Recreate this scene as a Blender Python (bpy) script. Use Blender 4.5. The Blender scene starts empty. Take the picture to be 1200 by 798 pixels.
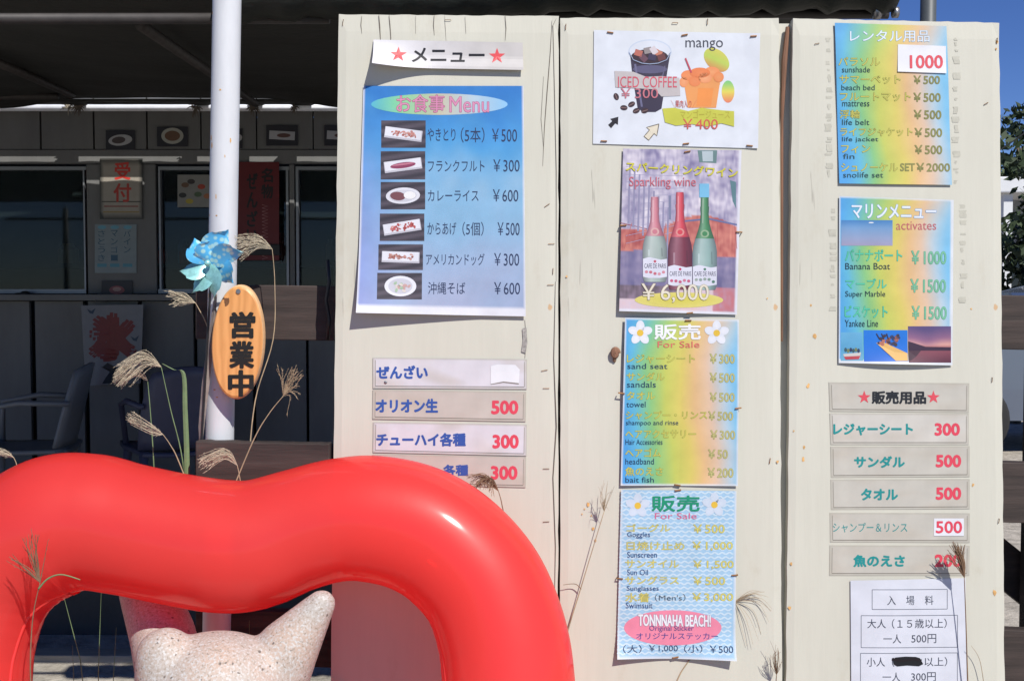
import bpy, math, random
from mathutils import Vector, Matrix, noise
R = math.radians
random.seed(7)
S = bpy.context.scene
COL = S.collection

# ---------------------------------------------------------------- camera, sky, sun, exposure
CAM = Vector((0.0, -2.08, 1.40)); PITCH = R(2.5); F = 1338.0
cd = bpy.data.cameras.new("camera"); cam = bpy.data.objects.new("camera", cd); COL.objects.link(cam)
cam.location = CAM; cam.rotation_euler = (R(90) - PITCH, 0, 0)
cd.sensor_width = 36; cd.lens = F / 1200 * 36; cd.clip_start = .05; cd.clip_end = 3000
S.camera = cam
SUN = Vector((.37, -.60, .75)).normalized()
w = bpy.data.worlds.new("World"); S.world = w; w.use_nodes = True
nt = w.node_tree; bg = nt.nodes["Background"]
sky = nt.nodes.new("ShaderNodeTexSky"); sky.sky_type = 'NISHITA'; sky.sun_disc = False
sky.sun_elevation = math.asin(SUN.z); sky.sun_rotation = math.atan2(SUN.x, SUN.y)
sky.altitude = 2500; sky.air_density = 1.0; sky.dust_density = 0; sky.ozone_density = 7.0
hs = nt.nodes.new('ShaderNodeHueSaturation'); hs.inputs['Saturation'].default_value = 1.12; hs.inputs['Hue'].default_value = .515; nt.links.new(sky.outputs[0], hs.inputs['Color']); nt.links.new(hs.outputs[0], bg.inputs[0]); bg.inputs[1].default_value = .085
ld = bpy.data.lights.new("sun", 'SUN'); ld.energy = 4.7; ld.angle = R(.5); ld.color = (1, .965, .90)
sun = bpy.data.objects.new("sun", ld); COL.objects.link(sun)
sun.rotation_euler = SUN.to_track_quat('Z', 'Y').to_euler()
S.view_settings.view_transform = 'Standard'; S.view_settings.look = 'None'
S.view_settings.exposure = 0.22; S.view_settings.gamma = 1
S.cycles.max_bounces = 10; S.cycles.transparent_max_bounces = 12

# ---------------------------------------------------------------- geometry helpers
def ray(px, py):
    return Vector((px - 600, 0, 0)) + Vector((0, math.cos(PITCH), -math.sin(PITCH))) * F \
        + Vector((0, math.sin(PITCH), math.cos(PITCH))) * (399 - py)
def at(px, py, y):                       # the point of the upright plane at world y seen at px,py
    d = ray(px, py); return CAM + d * ((y - CAM.y) / d.y)
def ground(px, py, z=0.0):
    d = ray(px, py); return CAM + d * ((z - CAM.z) / d.z)
LEAN = R(4.3)
BN = Vector((0, -math.cos(LEAN), math.sin(LEAN))); BU = Vector((0, math.sin(LEAN), math.cos(LEAN))); BO = Vector((0, 0, 1.4))
def bd(px, py, lift=0.0):                # on the leaning board, lift = metres proud of it
    d = ray(px, py); return CAM + d * ((BO + BN * 0 - CAM).dot(BN) / d.dot(BN)) + BN * lift
def lin(c):
    return tuple((x / 255 / 12.92 if x / 255 <= .04045 else ((x / 255 + .055) / 1.055) ** 2.4) for x in c[:3])
def mixc(a, b, t): return tuple(a[i] + (b[i] - a[i]) * t for i in range(3))
def ramp(stops, t):
    t = max(stops[0][0], min(stops[-1][0], t))
    for (a, ca), (b, cb) in zip(stops, stops[1:]):
        if t <= b: return mixc(ca, cb, (t - a) / (b - a + 1e-9))
    return stops[-1][1]
ORG = {}
def link(o, parent, loc):
    COL.objects.link(o)
    if parent is not None:
        o.parent = parent; o.location = Vector(loc) - ORG[parent.name]
    else: o.location = loc
    ORG[o.name] = Vector(loc)
def props(o, label=None, cat=None, group=None, kind=None):
    for k, v in (('label', label), ('category', cat), ('group', group), ('kind', kind)):
        if v: o[k] = v
    return o
def thing(name, loc, label, cat, group=None):
    o = bpy.data.objects.new(name, None); o.empty_display_size = .05; link(o, None, loc)
    return props(o, label, cat, group)
class MB:
    def __init__(s): s.v = []; s.f = []; s.c = []; s.m = []
    def add(s, vs, fs, col=None, mi=0):
        b = len(s.v); s.v += [Vector(p) for p in vs]; s.f += [tuple(i + b for i in f) for f in fs]
        s.m += [mi] * len(fs)
        if col is not None: s.c += (list(col) if isinstance(col, list) else [col] * len(vs))
        return s
    def box(s, lo, hi, rot=None, ctr=None, mi=0):
        x0, y0, z0 = lo; x1, y1, z1 = hi
        vs = [Vector(p) for p in ((x0, y0, z0), (x1, y0, z0), (x1, y1, z0), (x0, y1, z0), (x0, y0, z1), (x1, y0, z1), (x1, y1, z1), (x0, y1, z1))]
        if rot is not None:
            c = Vector(ctr) if ctr is not None else sum(vs, Vector()) / 8
            vs = [c + rot @ (p - c) for p in vs]
        return s.add(vs, [(0, 3, 2, 1), (4, 5, 6, 7), (0, 1, 5, 4), (1, 2, 6, 5), (2, 3, 7, 6), (3, 0, 4, 7)], mi=mi)
    def tube(s, pts, rad, n=8, cap=True, mi=0):
        pts = [Vector(p) for p in pts]; rr = rad if isinstance(rad, (list, tuple)) else [rad] * len(pts)
        vs = []; up = None
        for i, p in enumerate(pts):
            t = (pts[min(i + 1, len(pts) - 1)] - pts[max(i - 1, 0)])
            t = t.normalized() if t.length > 1e-9 else Vector((0, 0, 1))
            if up is None: up = t.orthogonal().normalized()
            up = (up - t * up.dot(t)); up = up.normalized() if up.length > 1e-6 else t.orthogonal().normalized()
            q = t.cross(up)
            for k in range(n):
                a = 2 * math.pi * k / n; vs.append(p + (up * math.cos(a) + q * math.sin(a)) * rr[i])
        fs = [(i * n + k, i * n + (k + 1) % n, (i + 1) * n + (k + 1) % n, (i + 1) * n + k) for i in range(len(pts) - 1) for k in range(n)]
        if cap: fs += [tuple(range(n - 1, -1, -1)), tuple((len(pts) - 1) * n + k for k in range(n))]
        return s.add(vs, fs, mi=mi)
    def ell(s, c, r, nu=16, nv=10, rot=None, mi=0):
        vs = []; c = Vector(c)
        for j in range(nv + 1):
            th = math.pi * j / nv
            for i in range(nu):
                p = Vector((r[0] * math.sin(th) * math.cos(2 * math.pi * i / nu), r[1] * math.sin(th) * math.sin(2 * math.pi * i / nu), r[2] * math.cos(th)))
                vs.append(c + (rot @ p if rot is not None else p))
        fs = [(j * nu + i, (j + 1) * nu + i, (j + 1) * nu + (i + 1) % nu, j * nu + (i + 1) % nu) for j in range(nv) for i in range(nu)]
        return s.add(vs, fs, mi=mi)
    def build(s, name, mat, parent=None, smooth=False, loc=None, label=None, cat=None, group=None, kind=None, bevel=0, mods=None):
        if loc is None:
            if parent is not None: loc = ORG[parent.name]
            else:
                xs = [p.x for p in s.v]; ys = [p.y for p in s.v]; loc = Vector(((min(xs) + max(xs)) / 2, (min(ys) + max(ys)) / 2, min(p.z for p in s.v)))
        me = bpy.data.meshes.new(name); me.from_pydata([tuple(p - Vector(loc)) for p in s.v], [], s.f)
        for m in (mat if isinstance(mat, list) else [mat]): me.materials.append(m)
        if isinstance(mat, list): me.polygons.foreach_set('material_index', s.m)
        if s.c:
            a = me.color_attributes.new("Col", 'FLOAT_COLOR', 'POINT')
            buf = []
            for c in s.c: buf += [*lin(c), 1.0]
            a.data.foreach_set('color', buf)
        me.polygons.foreach_set('use_smooth', [smooth] * len(me.polygons)); me.update()
        o = bpy.data.objects.new(name, me); link(o, parent, loc); props(o, label, cat, group, kind)
        if bevel:
            b = o.modifiers.new("bevel", 'BEVEL'); b.width = bevel; b.segments = 2; b.limit_method = 'ANGLE'
        return o

# ---------------------------------------------------------------- materials
def newmat(name):
    m = bpy.data.materials.new(name); m.use_nodes = True; n = m.node_tree.nodes; return m, n, m.node_tree.links, n['Principled BSDF']
def pbr(name, c, rough=.6, var=.15, scale=8, bump=.15, stretch=(1, 1, 1), metal=0, c2=None, bdist=.004, coat=0, detail=6):
    m, n, l, p = newmat(name)
    tc = n.new('ShaderNodeTexCoord'); mp = n.new('ShaderNodeMapping'); mp.inputs['Scale'].default_value = stretch
    l.new(tc.outputs['Object'], mp.inputs[0])
    nz = n.new('ShaderNodeTexNoise'); nz.inputs['Scale'].default_value = scale; nz.inputs['Detail'].default_value = detail; nz.inputs['Roughness'].default_value = .65
    l.new(mp.outputs[0], nz.inputs[0])
    r = n.new('ShaderNodeValToRGB'); a = [max(0, x * (1 - var)) for x in c]; b = list(c2) if c2 else [min(1, x * (1 + var)) for x in c]
    r.color_ramp.elements[0].color = (*a, 1); r.color_ramp.elements[1].color = (*b, 1); r.color_ramp.elements[0].position = .3; r.color_ramp.elements[1].position = .7
    l.new(nz.outputs['Fac'], r.inputs[0]); l.new(r.outputs[0], p.inputs['Base Color'])
    if bump:
        bp = n.new('ShaderNodeBump'); bp.inputs['Strength'].default_value = bump; bp.inputs['Distance'].default_value = bdist
        l.new(nz.outputs['Fac'], bp.inputs['Height']); l.new(bp.outputs[0], p.inputs['Normal'])
    p.inputs['Roughness'].default_value = rough; p.inputs['Metallic'].default_value = metal; p.inputs['Coat Weight'].default_value = coat
    return m
M = {}
# print: flat print carried by the colour attribute
m, n, l, p = newmat('print'); a = n.new('ShaderNodeAttribute'); a.attribute_name = 'Col'
tc = n.new('ShaderNodeTexCoord'); nz = n.new('ShaderNodeTexNoise'); nz.inputs['Scale'].default_value = 26; nz.inputs['Detail'].default_value = 8
l.new(tc.outputs['Object'], nz.inputs[0])
mr = n.new('ShaderNodeMapRange'); mr.inputs[1].default_value = .3; mr.inputs[2].default_value = .7; mr.inputs[3].default_value = .70; mr.inputs[4].default_value = .80; l.new(nz.outputs['Fac'], mr.inputs[0])
mx = n.new('ShaderNodeVectorMath'); mx.operation = 'SCALE'; l.new(a.outputs['Color'], mx.inputs[0]); l.new(mr.outputs[0], mx.inputs['Scale'])
l.new(mx.outputs[0], p.inputs['Base Color']); p.inputs['Roughness'].default_value = .42; p.inputs['Specular IOR Level'].default_value = .4
nz2 = n.new('ShaderNodeTexNoise'); nz2.inputs['Scale'].default_value = 9; nz2.inputs['Detail'].default_value = 2; l.new(tc.outputs['Object'], nz2.inputs[0])
bp = n.new('ShaderNodeBump'); bp.inputs['Strength'].default_value = .25; bp.inputs['Distance'].default_value = .007; l.new(nz2.outputs['Fac'], bp.inputs['Height']); l.new(bp.outputs[0], p.inputs['Normal'])
M['print'] = m

def board_mat():
    m, n, l, p = newmat('painted_plywood')
    tc = n.new('ShaderNodeTexCoord')
    def noi(scale, stretch, detail=5, rough=.6):
        mp = n.new('ShaderNodeMapping'); mp.inputs['Scale'].default_value = stretch; l.new(tc.outputs['Object'], mp.inputs[0])
        z = n.new('ShaderNodeTexNoise'); z.inputs['Scale'].default_value = scale; z.inputs['Detail'].default_value = detail; z.inputs['Roughness'].default_value = rough
        l.new(mp.outputs[0], z.inputs[0]); return z.outputs['Fac']
    def rng(src, a, b, c=0, d=1):
        r = n.new('ShaderNodeMapRange'); r.inputs[1].default_value = a; r.inputs[2].default_value = b; r.inputs[3].default_value = c; r.inputs[4].default_value = d; l.new(src, r.inputs[0]); return r.outputs[0]
    def mix(f, a, b):
        x = n.new('ShaderNodeMix'); x.data_type = 'RGBA'; l.new(f, x.inputs[0])
        for s, v in ((6, a), (7, b)):
            if isinstance(v, tuple): x.inputs[s].default_value = (*v, 1)
            else: l.new(v, x.inputs[s])
        return x.outputs[2]
    def mul(a, b):
        x = n.new('ShaderNodeMath'); x.operation = 'MULTIPLY'; l.new(a, x.inputs[0]); l.new(b, x.inputs[1]); return x.outputs[0]
    base = mix(rng(noi(3.2, (1, 1, .6)), .3, .7), (.50, .485, .41), (.565, .55, .47))
    grain = noi(60, (1, 1, .035), 4)
    base = mix(rng(grain, .30, .75, .09, 0), base, (.32, .29, .23))
    stain = rng(noi(7, (1, 1, .45), 7, .7), .60, .74, 0, .45)
    base = mix(stain, base, (.40, .35, .25))
    crack = mul(rng(noi(75, (1, 1, .018), 2), .30, .28, 0, .4), rng(noi(4.5, (1, 1, .3), 2), .56, .66))
    base = mix(crack, base, (.10, .08, .06))
    chip = rng(noi(38, (1, 1, .55), 5, .75), .755, .775, 0, .7)
    base = mix(chip, base, (.34, .29, .21))
    rust = rng(noi(24, (1, 1, .8), 3, .5), .80, .82, 0, .7)
    base = mix(rust, base, (.50, .26, .08))
    l.new(base, p.inputs['Base Color'])
    h = n.new('ShaderNodeMath'); h.operation = 'SUBTRACT'; l.new(rng(grain, .2, .8, 0, .5), h.inputs[0]); l.new(crack, h.inputs[1])
    bp = n.new('ShaderNodeBump'); bp.inputs['Strength'].default_value = .35; bp.inputs['Distance'].default_value = .0016; l.new(h.outputs[0], bp.inputs['Height']); l.new(bp.outputs[0], p.inputs['Normal'])
    p.inputs['Roughness'].default_value = .62; return m
M['board'] = board_mat()
M['crack'] = pbr('crack_wood', (.12, .10, .08), .9)
M['rawwood'] = pbr('bare_wood', (.20, .10, .06), .85, .4, 20, .3, (4, 4, .3))
M['plank'] = pbr('dark_stained_plank', (.030, .021, .018), .75, .45, 26, .6, (.12, 1, 1.6), c2=(.070, .048, .041), bdist=.003)
M['rust'] = pbr('rusty_steel', (.25, .11, .03), .6, .5, 60, metal=.3)
M['steel'] = pbr('dull_steel', (.35, .35, .36), .4, .2, 40, metal=.9)
M['pole'] = pbr('white_painted_pipe', (.58, .59, .61), .38, .06, 30, .06, (1, 1, .3))
M['pipe'] = pbr('white_pipe', (.75, .77, .80), .4, .1, 30, .05)
M['greypipe'] = pbr('grey_pipe', (.22, .24, .23), .5, .2, 20, .05)
M['darkpipe'] = pbr('dark_galvanised_pipe', (.045, .04, .038), .6, .3, 20, .1, metal=.2)
M['tarp'] = pbr('dark_tarpaulin', (.011, .012, .010), .8, .3, 5, .4, bdist=.02)
M['roll'] = pbr('green_tarpaulin', (.012, .016, .012), .6, .4, 9, .5, (.5, 2, 2), bdist=.01)
M['kiosk'] = pbr('shade_dimmed_paint', (.14, .14, .138), .7, .14, 6, .1, (1, 1, .3))  # white boards, dimmed: part of the canopy shade is put into this colour
M['alu'] = pbr('aluminium_frame', (.26, .27, .29), .4, .05, 10, .02, metal=.5)
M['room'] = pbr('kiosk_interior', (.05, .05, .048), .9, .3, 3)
M['black'] = pbr('black_plastic', (.012, .012, .014), .5, .2, 10)
M['plate'] = pbr('white_plate', (.55, .55, .52), .5)
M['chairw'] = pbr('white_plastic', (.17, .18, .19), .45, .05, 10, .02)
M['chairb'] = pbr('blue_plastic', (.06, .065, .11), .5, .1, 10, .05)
M['concrete'] = pbr('concrete', (.06, .058, .052), .9, .2, 9, .4)
M['sand'] = pbr('coral_sand', (.34, .305, .25), .95, .35, 14, .9, c2=(.52, .47, .40), bdist=.02, detail=12)
M['timber'] = pbr('weathered_timber', (.36, .32, .25), .9, .3, 18, .6, (.2, 1, 1))
M['grassdry'] = pbr('dry_grass', (.36, .27, .17), .8, .3, 40, 0)
M['grassbr'] = pbr('brown_grass', (.20, .12, .07), .8, .3, 40, 0)
M['straw'] = pbr('straw_seed', (.50, .43, .31), .8, .25, 60, 0)
M['green'] = pbr('green_stem', (.15, .22, .10), .7, .3, 20, 0)
M['ink'] = pbr('black_lacquer', (.006, .005, .005), .8, .2, 30, .1)
M['blue_car'] = pbr('blue_grey_car_paint', (.10, .12, .16), .25, .02, 4, 0, coat=.6)
M['rubber'] = pbr('tyre_rubber', (.015, .015, .015), .85)
M['bark'] = pbr('bark', (.11, .085, .06), .9, .3, 10, .5)
M['house'] = pbr('white_render', (.62, .63, .64), .8, .06, 4, .1)
M['leaf'] = pbr('foliage', (.016, .034, .011), .7, .5, 2.5, 0, c2=(.045, .075, .024))
def glass(name, tint=(.02, .03, .03), rough=.03, alpha=.35):
    m, n, l, p = newmat(name); p.inputs['Base Color'].default_value = (*tint, 1); p.inputs['Roughness'].default_value = rough
    p.inputs['Alpha'].default_value = alpha; p.inputs['Specular IOR Level'].default_value = .6; return m
M['glass'] = glass('window_glass'); M['carglass'] = glass('car_glass', (.01, .015, .03), .02, .9)
# inflatable vinyl: glossy skin that lets red light through
def vinyl():
    m, n, l, p = newmat('red_vinyl'); out = n['Material Output']
    p.inputs['Base Color'].default_value = (1, .085, .075, 1); p.inputs['Roughness'].default_value = .45; p.inputs['Specular IOR Level'].default_value = .5
    p.inputs['Coat Weight'].default_value = .9; p.inputs['Coat Roughness'].default_value = .11
    tc = n.new('ShaderNodeTexCoord'); nz = n.new('ShaderNodeTexNoise'); nz.inputs['Scale'].default_value = 14; nz.inputs['Detail'].default_value = 3; l.new(tc.outputs['Object'], nz.inputs[0])
    bp = n.new('ShaderNodeBump'); bp.inputs['Strength'].default_value = .12; bp.inputs['Distance'].default_value = .006; l.new(nz.outputs['Fac'], bp.inputs['Height']); l.new(bp.outputs[0], p.inputs['Normal'])
    tr = n.new('ShaderNodeBsdfTranslucent'); tr.inputs[0].default_value = (1, .10, .08, 1)
    tp = n.new('ShaderNodeBsdfTransparent'); tp.inputs[0].default_value = (1, .06, .05, 1)
    a = n.new('ShaderNodeMixShader'); a.inputs[0].default_value = .42; l.new(p.outputs[0], a.inputs[1]); l.new(tr.outputs[0], a.inputs[2])
    b = n.new('ShaderNodeMixShader'); b.inputs[0].default_value = .26; l.new(a.outputs[0], b.inputs[1]); l.new(tp.outputs[0], b.inputs[2])
    l.new(b.outputs[0], out.inputs[0]); return m
M['vinyl'] = vinyl()
def granite():
    m, n, l, p = newmat('speckled_granite'); tc = n.new('ShaderNodeTexCoord')
    def noi(s, d=3):
        z = n.new('ShaderNodeTexNoise'); z.inputs['Scale'].default_value = s; z.inputs['Detail'].default_value = d; l.new(tc.outputs['Object'], z.inputs[0]); return z.outputs['Fac']
    def mix(src, a, b, lo, hi):
        r = n.new('ShaderNodeMapRange'); r.inputs[1].default_value = lo; r.inputs[2].default_value = hi; l.new(src, r.inputs[0])
        x = n.new('ShaderNodeMix'); x.data_type = 'RGBA'; l.new(r.outputs[0], x.inputs[0])
        for s, v in ((6, a), (7, b)):
            if isinstance(v, tuple): x.inputs[s].default_value = (*v, 1)
            else: l.new(v, x.inputs[s])
        return x.outputs[2]
    c = mix(noi(11, 5), (.38, .345, .31), (.47, .35, .28), .35, .65)
    c = mix(noi(260, 3), c, (.52, .50, .48), .46, .66)
    c = mix(noi(240, 3), (.30, .24, .19), c, .32, .44)
    v = n.new('ShaderNodeTexVoronoi'); v.inputs['Scale'].default_value = 100; l.new(tc.outputs['Object'], v.inputs[0])
    sb = n.new('ShaderNodeMath'); sb.operation = 'MULTIPLY_ADD'; sx_ = n.new('ShaderNodeSeparateColor'); l.new(v.outputs['Color'], sx_.inputs[0]); l.new(sx_.outputs[0], sb.inputs[0]); sb.inputs[1].default_value = -.42; l.new(v.outputs['Distance'], sb.inputs[2])
    jz = n.new('ShaderNodeMath'); jz.operation = 'MULTIPLY_ADD'; l.new(noi(300, 2), jz.inputs[0]); jz.inputs[1].default_value = .5; l.new(sb.outputs[0], jz.inputs[2])
    c = mix(jz.outputs[0], (.16, .13, .11), c, .03, .13)
    l.new(c, p.inputs['Base Color']); p.inputs['Roughness'].default_value = .6
    bp = n.new('ShaderNodeBump'); bp.inputs['Strength'].default_value = .4; bp.inputs['Distance'].default_value = .0015; l.new(noi(120, 5), bp.inputs['Height']); l.new(bp.outputs[0], p.inputs['Normal']); return m
M['granite'] = granite()
def signwood():
    m, n, l, p = newmat('varnished_cedar'); tc = n.new('ShaderNodeTexCoord'); mp = n.new('ShaderNodeMapping'); mp.inputs['Scale'].default_value = (1, 1, .22); l.new(tc.outputs['Object'], mp.inputs[0])
    wv = n.new('ShaderNodeTexWave'); wv.inputs['Scale'].default_value = 22; wv.inputs['Distortion'].default_value = 7; wv.inputs['Detail'].default_value = 3; wv.inputs['Detail Scale'].default_value = 1.4; l.new(mp.outputs[0], wv.inputs[0])
    r = n.new('ShaderNodeValToRGB'); r.color_ramp.elements[0].color = (.60, .27, .085, 1); r.color_ramp.elements[1].color = (.72, .34, .115, 1); l.new(wv.outputs['Fac'], r.inputs[0]); l.new(r.outputs[0], p.inputs['Base Color']); p.inputs['Roughness'].default_value = .4; return m
M['sign'] = signwood()
M['signedge'] = pbr('pale_cut_wood', (.66, .40, .20), .6, .15, 30, .2)
def foil():
    m, n, l, p = newmat('blue_foil'); tc = n.new('ShaderNodeTexCoord'); v = n.new('ShaderNodeTexVoronoi'); v.inputs['Scale'].default_value = 110; l.new(tc.outputs['Object'], v.inputs[0])
    r = n.new('ShaderNodeValToRGB'); r.color_ramp.elements[0].color = (.45, .75, .75, 1); r.color_ramp.elements[1].color = (.10, .48, .84, 1); r.color_ramp.elements[0].position = .30; r.color_ramp.elements[1].position = .55
    l.new(v.outputs['Distance'], r.inputs[0]); l.new(r.outputs[0], p.inputs['Base Color']); p.inputs['Roughness'].default_value = .25; p.inputs['Metallic'].default_value = .1; return m
M['foil'] = foil()
M['foil2'] = pbr('teal_foil', (.28, .58, .56), .3, .3, 90, .1, metal=.3)

# ---------------------------------------------------------------- text: glyph outlines as flat print
_g = {}
_fc = bpy.data.curves.new('type', 'FONT'); _fo = bpy.data.objects.new('type', _fc); COL.objects.link(_fo)
def glyph(s, off):
    k = (s, off)
    if k not in _g:
        _fc.body = s; _fc.offset = off; _fc.resolution_u = 3
        dg = bpy.context.evaluated_depsgraph_get(); dg.update()
        me = bpy.data.meshes.new_from_object(_fo.evaluated_get(dg))
        vs = [(v.co.x, v.co.y) for v in me.vertices]; fs = [tuple(f.vertices) for f in me.polygons]
        bpy.data.meshes.remove(me)
        x0 = min(v[0] for v in vs); x1 = max(v[0] for v in vs); y0 = min(v[1] for v in vs); y1 = max(v[1] for v in vs)
        _g[k] = ([((x - x0) / (x1 - x0), (y - y0) / (y1 - y0)) for x, y in vs], fs)
    return _g[k]

class Sheet:
    """A sheet of paper; drawing calls take photo pixels and land on its bent surface."""
    def __init__(s, tl, tr, br, bl, name, label, cat, group=None, bend=None, base=.0015, bg=None, nu=24, nv=30, pos=bd, mat=None, thick=.0005, kind=None):
        s.q = (tl, tr, br, bl); s.bend = bend or (lambda u, v: 0); s.base = base; s.pos = pos
        s.art = MB(); s.lines = []
        mb = MB(); vs = []; cs = []
        for j in range(nv + 1):
            for i in range(nu + 1):
                u = i / nu; v = j / nv; px, py = s.px(u, v)
                vs.append(pos(px, py, base + s.bend(u, v))); cs.append(bg(u, v) if bg else (225, 222, 225))
        mb.add(vs, [(j * (nu + 1) + i, (j + 1) * (nu + 1) + i, (j + 1) * (nu + 1) + i + 1, j * (nu + 1) + i + 1) for j in range(nv) for i in range(nu)], cs)
        s.o = mb.build(name, mat or M['print'], smooth=False, label=label, cat=cat, group=group)
        md = s.o.modifiers.new("thickness", 'SOLIDIFY'); md.thickness = thick; md.offset = -1
    def px(s, u, v):
        tl, tr, br, bl = s.q
        a = (tl[0] + (tr[0] - tl[0]) * u, tl[1] + (tr[1] - tl[1]) * u); b = (bl[0] + (br[0] - bl[0]) * u, bl[1] + (br[1] - bl[1]) * u)
        return a[0] + (b[0] - a[0]) * v, a[1] + (b[1] - a[1]) * v
    def p(s, x, y, k):
        tl, tr, br, bl = s.q
        v = (y - tl[1]) / (bl[1] - tl[1]); x0 = tl[0] + (bl[0] - tl[0]) * v; x1 = tr[0] + (br[0] - tr[0]) * v
        u = (x - x0) / (x1 - x0); y0 = tl[1] + (tr[1] - tl[1]) * u; y1 = bl[1] + (br[1] - bl[1]) * u; v = (y - y0) / (y1 - y0)
        return s.pos(x, y, s.base + s.bend(max(0, min(1, u)), max(0, min(1, v))) + .00018 + .00013 * k)
    def rect(s, x0, y0, x1, y1, c, k=0, n=6, mb=None, rot=0):
        vs = []; cs = []; cx = (x0 + x1) / 2; cy = (y0 + y1) / 2
        for j in range(n + 1):
            for i in range(n + 1):
                u = i / n; v = j / n; x = x0 + (x1 - x0) * u; y = y0 + (y1 - y0) * v
                x, y = cx + (x - cx) * math.cos(rot) - (y - cy) * math.sin(rot), cy + (x - cx) * math.sin(rot) + (y - cy) * math.cos(rot)
                vs.append(s.p(x, y, k)); cs.append(c(u, v) if callable(c) else c)
        (mb or s.art).add(vs, [(j * (n + 1) + i, (j + 1) * (n + 1) + i, (j + 1) * (n + 1) + i + 1, j * (n + 1) + i + 1) for j in range(n) for i in range(n)], cs)
    def ell(s, cx, cy, rx, ry, c, k=0, rot=0, n=28, mb=None, c2=None):
        vs = [s.p(cx, cy, k)]; cs = [c(.5, .5) if callable(c) else c]; fs = []
        for r in (1, 2, 3):
            for i in range(n):
                a = 2 * math.pi * i / n; ex = rx * r / 3 * math.cos(a); ey = ry * r / 3 * math.sin(a)
                vs.append(s.p(cx + ex * math.cos(rot) - ey * math.sin(rot), cy + ex * math.sin(rot) + ey * math.cos(rot), k))
                cs.append(c(.5 + ex / rx / 2, .5 + ey / ry / 2) if callable(c) else (mixc(c, c2, r / 3) if c2 else c))
        for i in range(n):
            j = (i + 1) % n; fs.append((0, 1 + j, 1 + i))
            for r in (0, 1): fs.append((1 + r * n + i, 1 + r * n + j, 1 + (r + 1) * n + j, 1 + (r + 1) * n + i))
        (mb or s.art).add(vs, fs, cs)
    def poly(s, pts, c, k=0, mb=None):
        cx = sum(p[0] for p in pts) / len(pts); cy = sum(p[1] for p in pts) / len(pts); n = len(pts)
        (mb or s.art).add([s.p(cx, cy, k)] + [s.p(x, y, k) for x, y in pts], [(0, 1 + (i + 1) % n, 1 + i) for i in range(n)], c)
    def line(s, pts, wd, c, k=0, mb=None):
        if len(pts) < 30:
            q = [pts[0]]
            for a, b in zip(pts, pts[1:]):
                m_ = max(1, int(math.hypot(b[0] - a[0], b[1] - a[1]) / 4)); q += [(a[0] + (b[0] - a[0]) * t / m_, a[1] + (b[1] - a[1]) * t / m_) for t in range(1, m_ + 1)]
            pts = q
        vs = []; fs = []
        for i, (x, y) in enumerate(pts):
            a = pts[max(0, i - 1)]; b = pts[min(len(pts) - 1, i + 1)]; dx = b[0] - a[0]; dy = b[1] - a[1]; L = math.hypot(dx, dy) or 1
            ox = -dy / L * wd / 2; oy = dx / L * wd / 2; vs += [s.p(x + ox, y + oy, k), s.p(x - ox, y - oy, k)]
        fs = [(2 * i, 2 * i + 1, 2 * i + 3, 2 * i + 2) for i in range(len(pts) - 1)]
        (mb or s.art).add(vs, fs, c)
    def star(s, cx, cy, r, c, k=0):
        s.poly([(cx + (r if i % 2 == 0 else r * .40) * math.sin(i * math.pi / 5), cy - (r if i % 2 == 0 else r * .40) * math.cos(i * math.pi / 5)) for i in range(10)], c, k)
    def text(s, t, x0, y0, x1, y1, c, off=0.0, k=1, out=None, ow=.035, slope=0, mb=None):
        if mb is None: mb = MB(); s.lines.append(mb)
        if out:
            e = (y1 - y0) * ow * .9
            s.text(t, x0 - e, y0 - e, x1 + e, y1 + e, out, max(0, off) + ow, k, slope=slope, mb=mb); k += 1
        if mb is None: mb = MB(); s.lines.append(mb)
        vs, fs = glyph(t, 0.0); e = max(0, off) * (y1 - y0) * .9
        sh = [(0, 0)] if e < .16 else [(math.cos(a) * e, math.sin(a) * e) for a in [i * math.tau / 7 for i in range(7)]] + [(0, 0)]
        for q, (ex, ey) in enumerate(sh):
            mb.add([s.p(x0 + e + (x1 - x0 - 2 * e) * u + ex, y1 - e + (y0 - y1 + 2 * e) * v + slope * u + ey, k + q * .07) for u, v in vs], fs, c)
    def done(s, staples=()):
        if s.art.v: s.art.build('printed_artwork', M['print'], s.o)
        for m_ in s.lines: m_.build('lettering', M['print'], s.o)
        for x, y in staples:
            mb = MB(); a = random.uniform(-.2, .2); c = s.p(x, y, 0); h = Vector((math.cos(a), 0, math.sin(a)))
            L = .0052; mb.tube([c - h * L - BN * .003, c - h * L + BN * .0016, c + h * L + BN * .0016, c + h * L - BN * .003], .0013, 6); mb.build('staple', M['rust'], s.o)
        return s.o

# ---------------------------------------------------------------- the setting: ground
gm = MB(); n = 90; X = [-60 + 120 * i / n for i in range(n + 1)]
def gz(x, y): return .025 * noise.noise(Vector((x * .9, y * .9, 0))) + .012 * noise.noise(Vector((x * 4, y * 4, 3)))
xs = [math.copysign((abs(t)) ** 3 * 300, t) for t in [-1 + 2 * i / 120 for i in range(121)]]
ys = [-8 + (t ** 3) * 600 for t in [i / 140 for i in range(141)]]
vs = [Vector((x, y, gz(x, y) if abs(x) < 25 and y < 25 else 0)) for y in ys for x in xs]
gm.add(vs, [(j * 121 + i, j * 121 + i + 1, (j + 1) * 121 + i + 1, (j + 1) * 121 + i) for j in range(140) for i in range(120)])
gm.build('ground', M['sand'], smooth=True, loc=(0, 0, -.03), kind='structure')

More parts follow.
